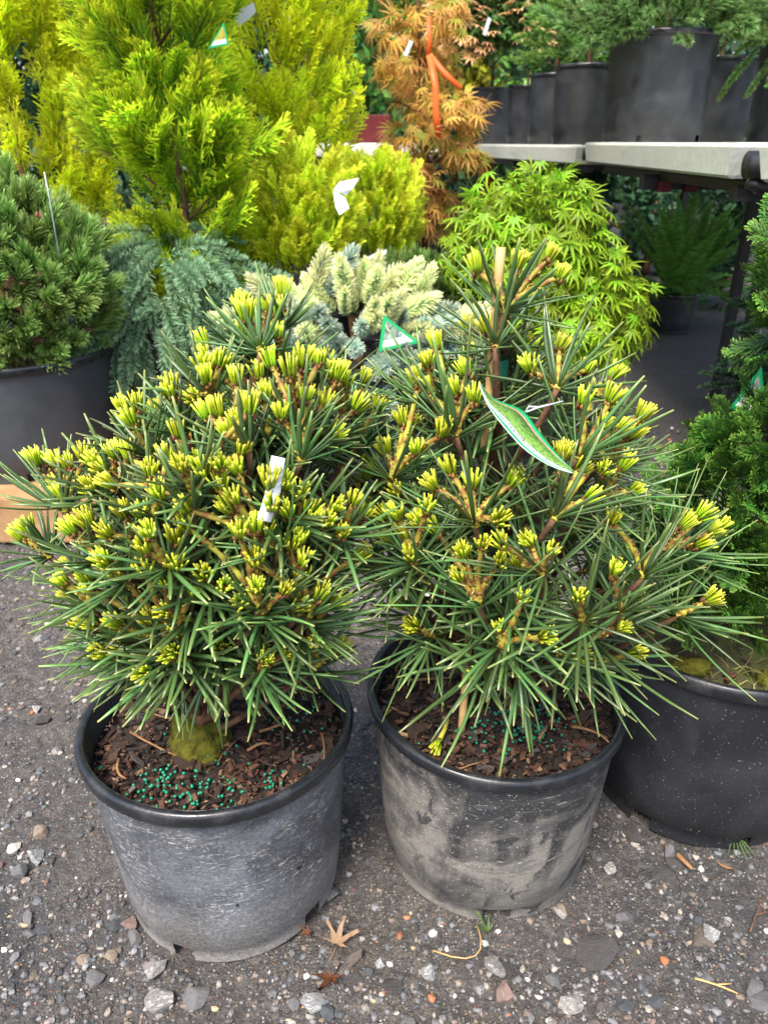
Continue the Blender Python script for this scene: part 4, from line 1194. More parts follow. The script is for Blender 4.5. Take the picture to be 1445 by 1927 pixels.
def orient(o, d, roll, face=None):
    """turn local +Z to d; the -Y side toward face if given"""
    d = Vector(d).normalized()
    if face is not None:
        f = Vector(face)
        f = (f - d * f.dot(d))
        if f.length < 1e-4:
            f = d.orthogonal()
        f.normalize()
        x = (-f).cross(d)
        m = Matrix((x, -f, d)).transposed()
        qd = m.to_quaternion()
    else:
        qd = d.to_track_quat('Z', 'Y')
    o.rotation_mode = 'QUATERNION'
    o.rotation_quaternion = qd @ Quaternion((0, 0, 1), roll)

def put(parent, name, mes, p, d, s, rg, face=None, roll=None):
    o = obj(name, mes[int(rg.integers(len(mes)))], parent)
    o.location = p
    orient(o, d, rg.uniform(0, 6.28) if roll is None else roll, face)
    o.scale = (s, s, s)
    return o

def azim(rg, front=.68):
    return rg.uniform(-PI, 0) if rg.random() < front else rg.uniform(0, PI)

def trunk_part(root, pts, r0, r1, mat='bark'):
    pts = np.array(pts, float)
    t = np.linspace(0, 1, 10); tl = np.linspace(0, 1, len(pts))
    P = np.stack([np.interp(t, tl, pts[:, k]) for k in range(3)], -1)
    V, F, tv = tubes(P[None], np.linspace(r0, r1, 10)[None], 9, tv=(.3, .5, 0))
    return obj('trunk', MB().add(V, F, tv).mesh('trunk', M[mat]), root)

def branch_part(root, a, b, r, sag=0.0):
    a, b = np.array(a, float), np.array(b, float)
    t = np.linspace(0, 1, 6)[:, None]
    P = a + (b - a) * t + np.array([0, 0, 1.0]) * sag * 4 * t * (1 - t)
    V, F, tv = tubes(P[None], np.linspace(r, r * .4, 6)[None], 6, tv=(.2, .5, 0))
    return obj('branch', MB().add(V, F, tv).mesh('branch', M['bark']), root)

def potted(name, label, cat, loc, R, r, h, style='plain', soil='soil', group=None, **kw):
    root = thing(name, label, cat, loc, group)
    pb, so = pot(root, R=R, r=r, h=h, style=style, soil=soil, seg=64, **kw)
    return root, pb, so

# golden and lime conifers
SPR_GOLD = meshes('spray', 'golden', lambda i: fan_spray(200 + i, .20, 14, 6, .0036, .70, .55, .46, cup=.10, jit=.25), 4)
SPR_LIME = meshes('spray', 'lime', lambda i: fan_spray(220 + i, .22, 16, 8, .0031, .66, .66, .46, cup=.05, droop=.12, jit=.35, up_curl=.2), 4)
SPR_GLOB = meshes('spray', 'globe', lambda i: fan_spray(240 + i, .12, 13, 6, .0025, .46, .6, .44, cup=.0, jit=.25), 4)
SPR_DARK = meshes('spray', 'darkconifer', lambda i: fan_spray(260 + i, .22, 14, 6, .0040, .75, .55, .45, jit=.2), 3)

def column(root, z0, z1, prof, n, mes, rg, size, up=.8, out=.7, lean=0.0):
    """sprays set round an upright stem; prof(h) gives the radius at height h (0..1)"""
    for i in range(n):
        h = rg.random() ** .9
        R_ = prof(h)
        az = azim(rg)
        k = rg.uniform(.30, .86)
        s = size * rg.uniform(.75, 1.2)
        o_ = np.array([math.cos(az), math.sin(az), 0])
        p = o_ * R_ * k + np.array([0, 0, z0 + (z1 - z0) * h])
        d = nrm(o_ * out + np.array([0, 0, up]) + rg.normal(size=3) * .22)
        face = o_ + rg.normal(size=3) * .5 if rg.random() < .6 else np.cross(d, o_) + rg.normal(size=3) * .4
        put(root, 'spray', mes, p - np.array([0, 0, .06]) , d, s, rg, face=face, roll=rg.normal() * .3)

rg = np.random.default_rng(501)
root, _, _ = potted('golden_conifer', 'tall lime green feathery conifer with a reddish stem showing, centre of the golden row', 'potted conifer', (-.665, 2.65, 0), .22, .18, .40)
trunk_part(root, [(0, 0, .36), (.02, 0, .8), (-.02, -.01, 1.3), (-.03, 0, 1.95)], .016, .005)
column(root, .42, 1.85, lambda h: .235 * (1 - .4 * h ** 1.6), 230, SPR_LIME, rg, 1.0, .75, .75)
for i in range(16):
    z = .5 + i * .075; az = azim(rg, .8)
    branch_part(root, (0, 0, z), (.22 * math.cos(az), .22 * math.sin(az), z + .16), .005, .02)
rg = np.random.default_rng(502)
root, _, _ = potted('golden_conifer', 'yellow golden arborvitae at the left edge, left of the lime green feathery one', 'potted conifer', (-1.30, 3.0, 0), .22, .18, .40)
trunk_part(root, [(0, 0, .36), (0, 0, 1.2), (0, 0, 1.9)], .018, .005)
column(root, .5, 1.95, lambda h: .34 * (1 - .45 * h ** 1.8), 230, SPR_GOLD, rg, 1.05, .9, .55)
rg = np.random.default_rng(503)
root, _, _ = potted('golden_conifer', 'tall yellow golden arborvitae standing behind the two round golden shrubs', 'potted conifer', (-.40, 3.35, 0), .22, .18, .40)
trunk_part(root, [(0, 0, .36), (0, 0, 1.2), (0, 0, 2.1)], .018, .005)
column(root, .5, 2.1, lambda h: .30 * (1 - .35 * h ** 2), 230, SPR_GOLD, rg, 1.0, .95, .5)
rg = np.random.default_rng(504)
root, _, _ = potted('golden_conifer', 'yellow golden arborvitae tip rising between the lime green and the tall golden one', 'potted conifer', (-.82, 3.55, 0), .22, .18, .40)
trunk_part(root, [(0, 0, .36), (0, 0, 1.2), (0, 0, 2.0)], .018, .005)
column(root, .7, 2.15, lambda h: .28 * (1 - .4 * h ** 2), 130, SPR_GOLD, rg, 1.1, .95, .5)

def globe(label, loc, zc, rx, rz, n, seed, size):
    rg = np.random.default_rng(seed)
    root, _, _ = potted('globe_arborvitae', label, 'potted shrub', loc, .18, .15, .46)
    trunk_part(root, [(0, 0, .42), (0, 0, .62)], .014, .008)
    for i in range(n):
        az = azim(rg); ph = math.asin(rg.uniform(-.85, 1.0))
        o_ = np.array([math.cos(az) * math.cos(ph), math.sin(az) * math.cos(ph), math.sin(ph)])
        k = rg.uniform(.60, .82)
        p = o_ * np.array([rx, rx, rz]) * k + np.array([0, 0, zc - .07])
        d = nrm(np.array([o_[0] * .75, o_[1] * .75, .75]) + rg.normal(size=3) * .12)
        put(root, 'spray', SPR_GLOB, p, d, size * rg.uniform(.8, 1.15), rg, face=np.array([o_[0], o_[1], .1]) + rg.normal(size=3) * .5 if rg.random() < .5 else np.cross(d, o_), roll=rg.normal() * .4)
globe('round golden globe shrub with the white folded label, left of the pair', (-.29, 2.75, 0), .77, .20, .26, 270, 511, 1.0)
globe('round golden globe shrub right of the pair, partly behind its neighbour', (-.045, 3.1, 0), .77, .165, .24, 250, 512, 1.0)

rg = np.random.default_rng(520)
root, _, _ = potted('dark_conifer', 'dark green conifer in the shade at the far left corner', 'potted conifer', (-1.95, 3.9, 0), .22, .18, .40)
trunk_part(root, [(0, 0, .36), (0, 0, 2.2)], .02, .006)
column(root, .5, 2.5, lambda h: .45 * (1 - .4 * h), 150, SPR_DARK, rg, 1.25, .6, .8)

# dwarf pine on the sleeper, left
PINEB = meshes('needle_cluster', 'dwarfpine', lambda i: brush(300 + i, .050, 150, .034, .0011, .35, .95, tipfan=.45), 4)
BUDS = meshes('bud', 'bud', lambda i: MB().add(*tubes(np.array([[(0, 0, 0), (.001, 0, .008), (0, 0, .016)], [(.004, 0, 0), (.006, 0, .006), (.007, .002, .011)], [(-.004, .002, 0), (-.006, .003, .006), (-.007, .003, .011)]]), np.array([[.003, .0036, .001]]), 6, tv=(.5, .5, 0))), 1)
def dome_pts(rg, n, c, rad, lo=-.5, front=.7, shell=(.72, 1.0)):
    for i in range(n):
        az = azim(rg, front); sp = rg.uniform(math.sin(lo), 1.0); ph = math.asin(sp)
        o_ = np.array([math.cos(az) * math.cos(ph), math.sin(az) * math.cos(ph), sp])
        yield o_, np.array(c) + o_ * np.array(rad) * rg.uniform(*shell)
sl = thing('wood_sleeper', 'brown wooden sleeper under the dwarf pine pot at the left edge', 'timber', (-1.15, 2.12, .0))
bm = bmesh.new()
for i in range(2):
    pass
obj('plank', bm_mesh(box(1.0, .26, .135, .006, (0, -.16, .0675)), 'plank', M['wood']), sl)
obj('plank', bm_mesh(box(1.0, .30, .135, .006, (0, .13, .0675)), 'plank', M['wood']), sl)
rg = np.random.default_rng(530)
root, _, so = potted('dwarf_pine', 'rounded dark green dwarf pine with reddish buds in a grey black pot, left edge', 'potted conifer', (-1.05, 2.15, .137), .275, .235, .33, 'worn', 'mossy_soil', notches=(.4,), soil_z=.30)
trunk_part(root, [(.05, -.02, .29), (.06, 0, .40), (.02, 0, .52)], .03, .018)
for o_, p in dome_pts(rg, 300, (.04, 0, .47), (.25, .25, .27), -.75):
    p[2] = max(p[2], .315)
    put(root, 'needle_cluster', PINEB, p, nrm(o_ * .8 + np.array([0, 0, .55]) + rg.normal(size=3) * .25), rg.uniform(.9, 1.35), rg)
for o_, p in dome_pts(rg, 110, (.04, 0, .47), (.25, .25, .27), -.75, .7, (.45, .75)):
    p[2] = max(p[2], .33)
    put(root, 'needle_cluster', PINEB, p, nrm(o_ * .8 + np.array([0, 0, .4]) + rg.normal(size=3) * .3), rg.uniform(1.1, 1.5), rg)
for o_, p in dome_pts(rg, 40, (.04, 0, .47), (.255, .255, .275), -.4):
    put(root, 'bud', BUDS, p, nrm(o_ + np.array([0, 0, .4])), rg.uniform(.8, 1.6), rg)
for i in range(14):
    az = azim(rg, .8)
    branch_part(root, (.06, 0, .40), (.06 + .18 * math.cos(az), .18 * math.sin(az), .42 + rg.uniform(0, .2)), .008, .02)
chips(so, 40, 531, 1.6)
def grass_tuft(so, n, seed, rr=.9, L=.05):
    rg = np.random.default_rng(seed)
    a = rg.uniform(0, 6.28, n); q = so['rr'] * rr * np.sqrt(rg.random(n))
    p0 = np.stack([q * np.cos(a), q * np.sin(a), np.full(n, so['sz'])], -1)
    d = nrm(np.stack([rg.normal(size=n) * .6, rg.normal(size=n) * .6, np.ones(n)], -1))
    ln = L * rg.uniform(.3, 1.1, n)
    b = rg.normal(size=(n, 3)) * .4; b[:, 2] = -abs(b[:, 2])
    k = np.array([0, .5, 1.0])
    P = p0[:, None] + d[:, None] * (ln[:, None, None] * k[None, :, None]) + b[:, None] * (ln[:, None, None] * (k ** 2)[None, :, None])
    tv = np.zeros((n, 3, 3)); tv[..., 0] = rg.random((n, 1)); tv[..., 1] = rg.random((n, 1))
    o = obj('grass', MB().add(*ribbons(P, np.array([1, .8, .1]) * .0011, nrm(rg.normal(size=(n, 3))), tv, 0)).mesh('grass', M['grass']), so)
    o['kind'] = 'stuff'
grass_tuft(so, 260, 532)
V, F, tv = tubes(np.array([[(0, 0, -.12), (.001, 0, 0), (.0, 0, .055)]]), np.full((1, 3), .0032), 4, .4, tv=(.5, .5, 0))
thing('stick_label', 'thin white stick label standing in the top of the dwarf pine', 'label', (-0.734, 1.800, 0.872), me=MB().add(V, F, tv).mesh('stick_label', M['white']))

# weeping blue cedar
CEDB = meshes('drooping_branch', 'cedar', lambda i: brush(320 + i, .20, 330, .030, .0010, .7, 1.35, curve=.35, stem=.002, taper=.5), 4)
rg = np.random.default_rng(540)
root, _, so = potted('weeping_cedar', 'weeping blue green cedar spilling over its black pot, behind the dwarf pine', 'potted conifer', (-.70, 2.42, 0), .19, .16, .45)
trunk_part(root, [(0, 0, .42), (.02, 0, .55), (.08, 0, .66)], .014, .008)
for i in range(130):
    az = azim(rg, .75)
    q = rg.uniform(.02, .24)
    o_ = np.array([math.cos(az), math.sin(az), 0])
    z = .72 - .22 * (q / .25) ** 1.5 + rg.normal() * .03 - max(0, -o_[0]) * .05
    d = nrm(o_ * .7 + np.array([0, 0, rg.uniform(-.9, .25) if q > .1 else .1]) + rg.normal(size=3) * .15)
    put(root, 'drooping_branch', CEDB, o_ * q + np.array([.03, 0, z]), d, rg.uniform(.7, 1.1), rg, face=(0, 0, 1), roll=0)
for i in range(44):
    az = azim(rg, .9)
    o_ = np.array([math.cos(az), math.sin(az), 0])
    put(root, 'drooping_branch', CEDB, o_ * rg.uniform(.19, .24) + np.array([0, 0, rg.uniform(.38, .52)]), nrm(o_ * .25 + np.array([0, 0, -1.0])), rg.uniform(.6, 1.0), rg, face=o_, roll=0)

# cream and silver spruce
SPRC = meshes('branchlet', 'spruce', lambda i: brush(340 + i, .115, 620, .032, .0015, .85, 1.25, stem=.003, tipfan=.15, taper=.3), 3)
SPRB = meshes('branchlet', 'spruce_blue', lambda i: brush(350 + i, .105, 560, .030, .0015, .85, 1.25, stem=.003, tipfan=.15, taper=.3), 3)
rg = np.random.default_rng(550)
root, _, so = potted('silver_spruce', 'creamy white tipped silver spruce with the triangular green edged tag', 'potted conifer', (-.045, 2.15, 0), .20, .17, .44)
trunk_part(root, [(-.02, 0, .40), (-.04, 0, .50), (-.05, 0, .58)], .014, .010)
sp_dirs = []
for k, (x, y, z, dx, dy, dz, s) in enumerate([
    (-.11, -.02, .62, .35, -.1, 1, 1.25), (-.15, -.02, .60, .15, 0, 1, 1.15), (-.20, -.05, .58, -.55, -.2, .9, 1.15), (-.26, -.05, .55, -1, -.2, .35, 1.2), (-.17, -.08, .55, .3, -.6, .6, 1.1), (-.12, -.10, .54, -.3, -.9, .3, 1.0),
    (.0, -.02, .57, .35, -.1, .9, 1.2), (.05, -.03, .56, .7, -.2, .6, 1.2), (.12, -.03, .56, .9, -.3, .5, 1.1), (.16, -.04, .54, 1, -.2, .25, 1.5), (.20, -.02, .55, 1, -.1, .40, 1.3), (.08, -.08, .53, .5, -.7, .4, 1.0),
    (-.04, -.12, .51, .1, -1, .2, 1.0), (.02, -.13, .48, .3, -1, 0, 1.0), (-.08, -.13, .48, -.2, -1, .0, 1.0), (.06, -.14, .46, .4, -1, -.1, 1.0), (-.24, -.10, .50, -.8, -.6, .1, 1.0), (-.30, -.06, .48, -1, -.3, -.1, 1.1), (-.32, -.02, .46, -1, -.2, -.2, 1.1),
    (.10, -.12, .45, .5, -.8, -.4, 1.0), (.03, -.15, .42, .2, -.9, -.5, 1.1), (-.02, -.14, .43, .0, -1, -.4, .9), (.02, -.12, .44, .3, -.5, -.9, 1.2), (-.10, -.12, .44, -.2, -1, -.2, 1.0), (-.22, -.03, .58, -.7, -.2, .6, 1.1), (-.05, -.04, .60, -.1, -.3, 1, 1.1), (.06, -.02, .60, .4, -.1, 1, 1.1), (.22, -.03, .48, 1, -.2, .0, 1.1), (-.2, -.1, .56, -.1, -.7, .6, 1.0), (.0, -.1, .55, .2, -.8, .6, 1.0)]):
    put(root, 'branchlet', SPRC if z > .52 and k % 4 else SPRB, (x, y, z - .015), (dx * 1.25, dy, dz * .72), s, rg)
for o_, p in dome_pts(rg, 70, (-.03, 0, .48), (.24, .20, .13), -.6, .75, (.5, 1.0)):
    if p[0] > .14 and p[2] < .46:
        continue
    put(root, 'branchlet', SPRC if p[2] > .53 else SPRB, p, nrm(o_ + np.array([0, 0, .3]) + rg.normal(size=3) * .35), rg.uniform(.7, 1.0), rg)

# small mounded pine
MUGB = meshes('needle_cluster', 'mugo', lambda i: brush(360 + i, .045, 90, .032, .0012, .3, .9, tipfan=.5), 3)
rg = np.random.default_rng(560)
root, _, so = potted('mound_pine', 'low mounded olive green pine behind the cream tipped spruce', 'potted conifer', (.10, 2.75, 0), .20, .17, .44)
trunk_part(root, [(0, 0, .40), (0, 0, .52)], .014, .010)
for o_, p in dome_pts(rg, 190, (0, 0, .49), (.21, .19, .12), -.35, .7, (.6, 1.0)):
    put(root, 'needle_cluster', MUGB, p, nrm(o_ * .7 + np.array([0, 0, .6]) + rg.normal(size=3) * .25), rg.uniform(.8, 1.2), rg)

# Japanese maples
LEAFG = meshes('leaf', 'greenmaple', lambda i: palm_leaf(400 + i, .048, 7, .0042, 1.9, .45), 5)
LEAFO = meshes('leaf', 'orangemaple', lambda i: palm_leaf(410 + i, .072, 9, .0048, 2.0, .4), 4) + meshes('leaf', 'bronzemaple', lambda i: palm_leaf(415 + i, .072, 9, .0048, 2.0, .4), 3)
LEAFP = meshes('leaf', 'pinkmaple', lambda i: palm_leaf(420 + i, .05, 7, .006, 1.9, .3), 4)
LEAFS = meshes('leaf', 'shrubleaf', lambda i: palm_leaf(425 + i, .042, 5, .008, 1.6, .3), 4)

def leafy(root, rg, mes, clouds, n, size, fill_mat, fill_leaf, n_fill, hang=.9):
    """n leaves that can be told apart, the rest of the same leaves joined into one mass"""
    tot = sum(c[3] for c in clouds)
    mb = MB()
    for (c, rad, lo, wt, _) in clouds:
        for o_, p in dome_pts(rg, int(n * wt / tot), c, rad, lo, .78, (.78, 1.04)):
            d = nrm(o_ * .8 + np.array([0, 0, -hang * rg.uniform(.3, 1.2)]) + rg.normal(size=3) * .35)
            face = nrm(o_ * .6 + np.array([0, 0, .8]) + rg.normal(size=3) * .3)
            put(root, 'leaf', mes, p, d, size * rg.uniform(.75, 1.2), rg, face=face, roll=0)
        for o_, p in dome_pts(rg, int(n_fill * wt / tot), c, rad, lo, .6, (.45, .98)):
            d = Vector(nrm(o_ * .8 + np.array([0, 0, -hang * rg.uniform(.3, 1.2)]) + rg.normal(size=3) * .45))
            f = Vector(nrm(o_ * .6 + np.array([0, 0, .8]) + rg.normal(size=3) * .4))
            f = (f - d * f.dot(d)).normalized()
            x = (-f).cross(d)
            m3 = np.array(Matrix((x, -f, d)))
            V, F, t = fill_leaf[int(rg.integers(len(fill_leaf)))]
            t = t.copy(); t[:, 1] = rg.random()
            mb.add(V * size * rg.uniform(.75, 1.2) @ m3 + p, F, t)
    o = obj('foliage', mb.mesh('foliage', M[fill_mat]), root)
    o['kind'] = 'stuff'

def raw(mbs):
    out = []
    for mb in mbs:
        off = 0; Fs = [f for f in mb.F]
        out.append((np.concatenate(mb.V), Fs, np.array(np.concatenate([np.broadcast_to(t, (len(v), 3)) for t, v in zip(mb.T, mb.V)]))))
    return out
RAWG = raw([palm_leaf(430 + i, .048, 7, .0042, 1.9, .45) for i in range(4)])
RAWO = raw([palm_leaf(440 + i, .072, 9, .0048, 2.0, .5) for i in range(4)])
RAWS = raw([palm_leaf(450 + i, .042, 5, .008, 1.6, .3) for i in range(4)])

rg = np.random.default_rng(570)
root, _, so = potted('green_maple', 'bright green weeping Japanese maple mound in front of the bench', 'potted maple', (.52, 2.55, 0), .18, .15, .34)
trunk_part(root, [(0, 0, .30), (.02, 0, .5), (-.04, 0, .68)], .016, .010)
for i in range(14):
    az = azim(rg, .7)
    branch_part(root, (-.02, 0, .6), (-.02 + .17 * math.cos(az), .15 * math.sin(az), .62 + rg.uniform(-.05, .15)), .006, .03)
leafy(root, rg, LEAFG, [((-.07, 0, .66), (.27, .24, .27), -.35, 1.5, 0), ((.14, -.05, .48), (.21, .20, .22), -.8, 1.1, 0), ((.0, -.08, .43), (.24, .2, .2), -.6, .6, 0)], 300, 1.05, 'greenmaple', RAWG, 1500)

rg = np.random.default_rng(580)
root, _, so = potted('orange_maple', 'orange bronze laceleaf maple in a black pot with the orange ribbon', 'potted maple', (.17, 4.05, 0), .21, .18, .50)
trunk_part(root, [(.03, 0, .46), (.05, 0, .75), (.02, 0, 1.1), (-.02, 0, 1.55), (-.02, 0, 1.75)], .018, .006)
for i in range(16):
    az = azim(rg, .6); z = rg.uniform(.7, 1.4)
    branch_part(root, (.03, 0, z), (.03 + .27 * math.cos(az), .25 * math.sin(az), z + .08), .006, .05)
cl = []
for i in range(19):
    z = .60 + .95 * (i + .5) / 19
    w_ = .24 * math.sin(PI * (z - .45) / 1.3) ** .7
    cl.append(((.04 + rg.uniform(-1, 1) * w_, rg.uniform(-1, .6) * w_, z), (rg.uniform(.08, .15), .12, rg.uniform(.06, .10)), -1.2, rg.uniform(.5, 1.2), 0))
leafy(root, rg, LEAFO, cl, 300, 1.05, 'orangemaple', RAWO, 460, .6)
twig_line(root, 'cane', (.06, -.05, .48), (.03, -.10, .66), .008, 'bamboo', .0, 1)
rg = np.random.default_rng(581)
root, _, so = potted('orange_maple', 'taller pinkish orange maple whose branches reach in at the top edge', 'potted maple', (-.42, 5.0, 0), .22, .18, .50)
trunk_part(root, [(0, 0, .46), (.0, 0, 1.2), (-.05, 0, 1.9)], .02, .007)
leafy(root, rg, LEAFO, [((.26, 0, 1.80), (.30, .3, .13), -.5, 1.0, 0), ((.74, 0, 1.84), (.22, .3, .10), -.5, .5, 0)], 140, 1.0, 'orangemaple', RAWO, 160)

# ribbon and labels among them
def ribbon_piece(P, w, nr=(0, -1, .1)):
    P = np.array(P, float)[None]
    return ribbons(P, np.full(P.shape[1], w), np.array(nr, float), np.full((1, P.shape[1], 3), .5), .0)
rb = thing('ribbon', 'bright orange ribbon tied round the trunk of the orange maple', 'ribbon', (.19, 3.78, 1.26))
solid(obj('knot', MB().add(*ribbon_piece([(.0, 0, .05), (.004, 0, .12), (-.002, .01, .20)], .009)).mesh('knot', M['orange']), rb), .002)
solid(obj('tail', MB().add(*ribbon_piece([(.004, -.01, .06), (.03, -.05, -.06), (.035, -.06, -.16), (.05, -.06, -.26)], .014)).mesh('tail', M['orange']), rb), .002)
solid(obj('tail', MB().add(*ribbon_piece([(.004, -.01, .06), (.07, -.03, -.01), (.14, -.05, -.07)], .011)).mesh('tail', M['orange']), rb), .002)
def flat_label(name, label, cat, pts, mat='white', th=.0008):
    pts = np.array(pts, float)
    c = pts.mean(0)
    n = len(pts)
    return solid(thing(name, label, cat, tuple(c), me=MB().add(pts - c, [np.arange(n)[None]]).mesh(name, M[mat], False)), th)
# ------------------------------------------------------------------ the plant bench on the right
bench = thing('plant_bench', 'long bench of cream plastic tops on a black steel frame, carrying pots', 'bench', (.91, 3.0, 0))
def slab(a, b, wdt, z0, z1, name='bench_top'):
    """one moulded top with slanted ends and a slightly raised lip; a -> b is its front edge"""
    a, b = np.array(a, float), np.array(b, float)
    d = nrm(b - a); n = np.array([d[1], -d[0]])
    if n[0] < 0:
        n = -n
    L = np.linalg.norm(b - a)
    bm = bmesh.new()
    rows = []
    for (ins, off, z) in ((.045, .018, z0), (.04, .006, z0 + .008), (.012, 0.0, z1 - .010), (.014, .003, z1 - .003), (.02, .012, z1), (.05, .045, z1), (.06, .06, z1 - .010)):
        c = [a + d * ins + n * off, b - d * ins + n * off, b - d * ins + n * (wdt - off), a + d * ins + n * (wdt - off)]
        rows.append([bm.verts.new((p[0] - .91, p[1] - 3.0, z)) for p in c])
    for r0, r1 in zip(rows[:-1], rows[1:]):
        for i in range(4):
            bm.faces.new((r0[i], r0[(i + 1) % 4], r1[(i + 1) % 4], r1[i]))
    bm.faces.new(rows[-1]); bm.faces.new(rows[0][::-1])
    bmesh.ops.recalc_face_normals(bm, faces=bm.faces[:])
    return obj(name, bm_mesh(bm, name, M['bench']), bench)
slab((.875, 2.10), (.915, 3.86), 1.2, .900, .984)
slab((.915, 3.98), (.54, 6.5), 1.2, .888, .972)
slab((.87, .25), (.875, 1.98), 1.2, .900, .984)
def tube_part(name, pts, r, mat='steel', ns=10):
    P = np.array(pts, float) - np.array((.91, 3.0, 0))
    V, F, tv = tubes(P[None], np.full((1, len(P)), r), ns, tv=(.5, .5, 0))
    return obj(name, MB().add(V, F, tv).mesh(name, M[mat]), bench)
def bar_part(name, a, b, w, h, mat='steel'):
    a, b = Vector(a), Vector(b)
    L = (b - a).length
    o = obj(name, bm_mesh(box(w, L, h, .003), name, M[mat]), bench)
    o.location = (a + b) / 2 - Vector((.91, 3.0, 0))
    o.rotation_mode = 'QUATERNION'
    o.rotation_quaternion = (b - a).to_track_quat('Y', 'Z')
    return o
bar_part('crossbar', (.93, 3.0, .855), (2.0, 3.0, .855), .045, .05)
bar_part('crossbar', (.80, 5.2, .850), (1.9, 5.2, .850), .045, .05)
bar_part('crossbar', (.93, 2.2, .862), (2.0, 2.2, .862), .045, .04)
bar_part('rail', (1.40, 1.2, .875), (1.42, 6.4, .868), .05, .03)
bar_part('rail', (.985, 2.15, .876), (1.02, 3.8, .876), .04, .03)
bar_part('rail', (1.0, 4.05, .866), (.67, 6.4, .866), .04, .03)
for (x, y) in ((1.41, 3.13), (1.40, 2.93), (.70, 6.2), (1.9, 5.2), (2.0, 3.0), (1.95, 2.2)):
    bar_part('leg', (x, y, 0), (x, y, .86), .036, .036)
tube_part('pipe', [(.93, 3.92, .935), (1.5, 3.92, .935), (2.05, 3.92, .935)], .028, 'blackpipe', 14)
tube_part('pipe', [(.885, 2.04, .935), (1.5, 2.04, .935), (2.05, 2.04, .935)], .032, 'blackpipe', 14)
tube_part('pipe', [(.90, 2.05, .898), (.93, 2.045, .885), (1.2, 2.04, .88), (1.6, 2.04, .885)], .016, 'blackpipe', 12)
for x in (1.005, 1.10):
    o = obj('clamp', bm_mesh(box(.045, .03, .075, .006), 'clamp', M['red']), bench)
    o.location = (x - .91, 2.965 - 3.0, .86)

def bench_pot(name, label, cat, x, y, R, r, h, style, **kw):
    return potted(name, label, cat, (x, y, .985 if y < 3.9 else .973), R, r, h, style, rim_h=.02, **kw)
# spreading pine in the big pot
BPINE = meshes('needle_cluster', 'benchpine', lambda i: brush(370 + i, .11, 170, .042, .0014, .35, .9, stem=.003, tipfan=.4), 4)
rg = np.random.default_rng(600)
root, _, so = bench_pot('spreading_pine', 'low spreading pine in the largest black pot on the bench', 'potted conifer', 1.17, 3.72, .225, .205, .405, 'dusty', notches=(-.55, .9))
trunk_part(root, [(0, 0, .37), (0, 0, .48)], .02, .012)
for o_, p in dome_pts(rg, 230, (0, -.02, .46), (.44, .36, .26), -.28, .75, (.3, 1.0)):
    put(root, 'needle_cluster', BPINE, p, nrm(o_ * .9 + np.array([0, 0, .25]) + rg.normal(size=3) * .35), rg.uniform(.8, 1.2), rg)
for i in range(40):
    az = azim(rg, .9)
    o_ = np.array([math.cos(az), math.sin(az), 0])
    put(root, 'needle_cluster', BPINE, o_ * rg.uniform(.24, .34) + np.array([0, 0, rg.uniform(.36, .44)]), nrm(o_ + np.array([0, 0, rg.uniform(-.6, .2)])), rg.uniform(.7, 1.0), rg)
# row of pots beyond it
CONL = meshes('spray', 'lightconifer', lambda i: brush(380 + i, .20, 260, .035, .0018, .6, 1.2, curve=-.3, stem=.003, taper=.5), 3)
rg = np.random.default_rng(601)
root, _, so = bench_pot('light_conifer', 'light green soft conifer in a dull grey pot just left of the largest bench pot', 'potted conifer', 1.03, 4.42, .17, .155, .36, 'mossy')
trunk_part(root, [(0, 0, .33), (0, 0, .8)], .014, .006)
column(root, .42, .95, lambda h: .17 * (1 - .35 * h), 90, CONL, rg, .85, .5, .8)
root, _, so = bench_pot('light_conifer', 'light green conifer in the second black pot left of the grey one on the bench', 'potted conifer', .98, 4.98, .15, .135, .36, 'plain')
trunk_part(root, [(0, 0, .33), (0, 0, .8)], .014, .006)
column(root, .44, 1.0, lambda h: .15 * (1 - .35 * h), 80, CONL, rg, .8, .5, .8)
root, _, so = bench_pot('small_conifer', 'small dark shrub in the black bench pot next to the pink tipped shrub', 'potted shrub', .90, 5.45, .125, .11, .33, 'plain')
trunk_part(root, [(0, 0, .30), (0, 0, .45)], .012, .006)
for o_, p in dome_pts(rg, 60, (0, 0, .42), (.16, .15, .14), -.4, .75, (.5, 1.0)):
    put(root, 'spray', SPR_DARK, p - np.array([0, 0, .05]), nrm(o_ + np.array([0, 0, .5])), rg.uniform(.4, .6), rg, face=o_, roll=0)
rg = np.random.default_rng(604)
root, _, so = bench_pot('pink_maple', 'green shrub with pink tipped leaves in the black pot ending the bench row', 'potted shrub', .74, 5.95, .14, .125, .345, 'dusty')
trunk_part(root, [(0, 0, .30), (0, 0, .6), (.02, 0, 1.0)], .014, .006)
for i in range(10):
    az = azim(rg, .6); z = rg.uniform(.45, .8)
    branch_part(root, (0, 0, z), (.28 * math.cos(az), .25 * math.sin(az), z + .15), .006, .03)
leafy(root, rg, LEAFS, [((.0, 0, .75), (.36, .32, .40), -.7, 1, 0)], 240, 1.5, 'shrubleaf', RAWS, 900, .5)
for o_, p in dome_pts(rg, 190, (-.02, 0, .75), (.37, .33, .42), -.6, .9, (.95, 1.10)):
    put(root, 'leaf', LEAFP, p, nrm(o_ + np.array([0, 0, .2])), rg.uniform(1.1, 1.9), rg, face=nrm(o_ + np.array([0, -.5, .6])), roll=0)
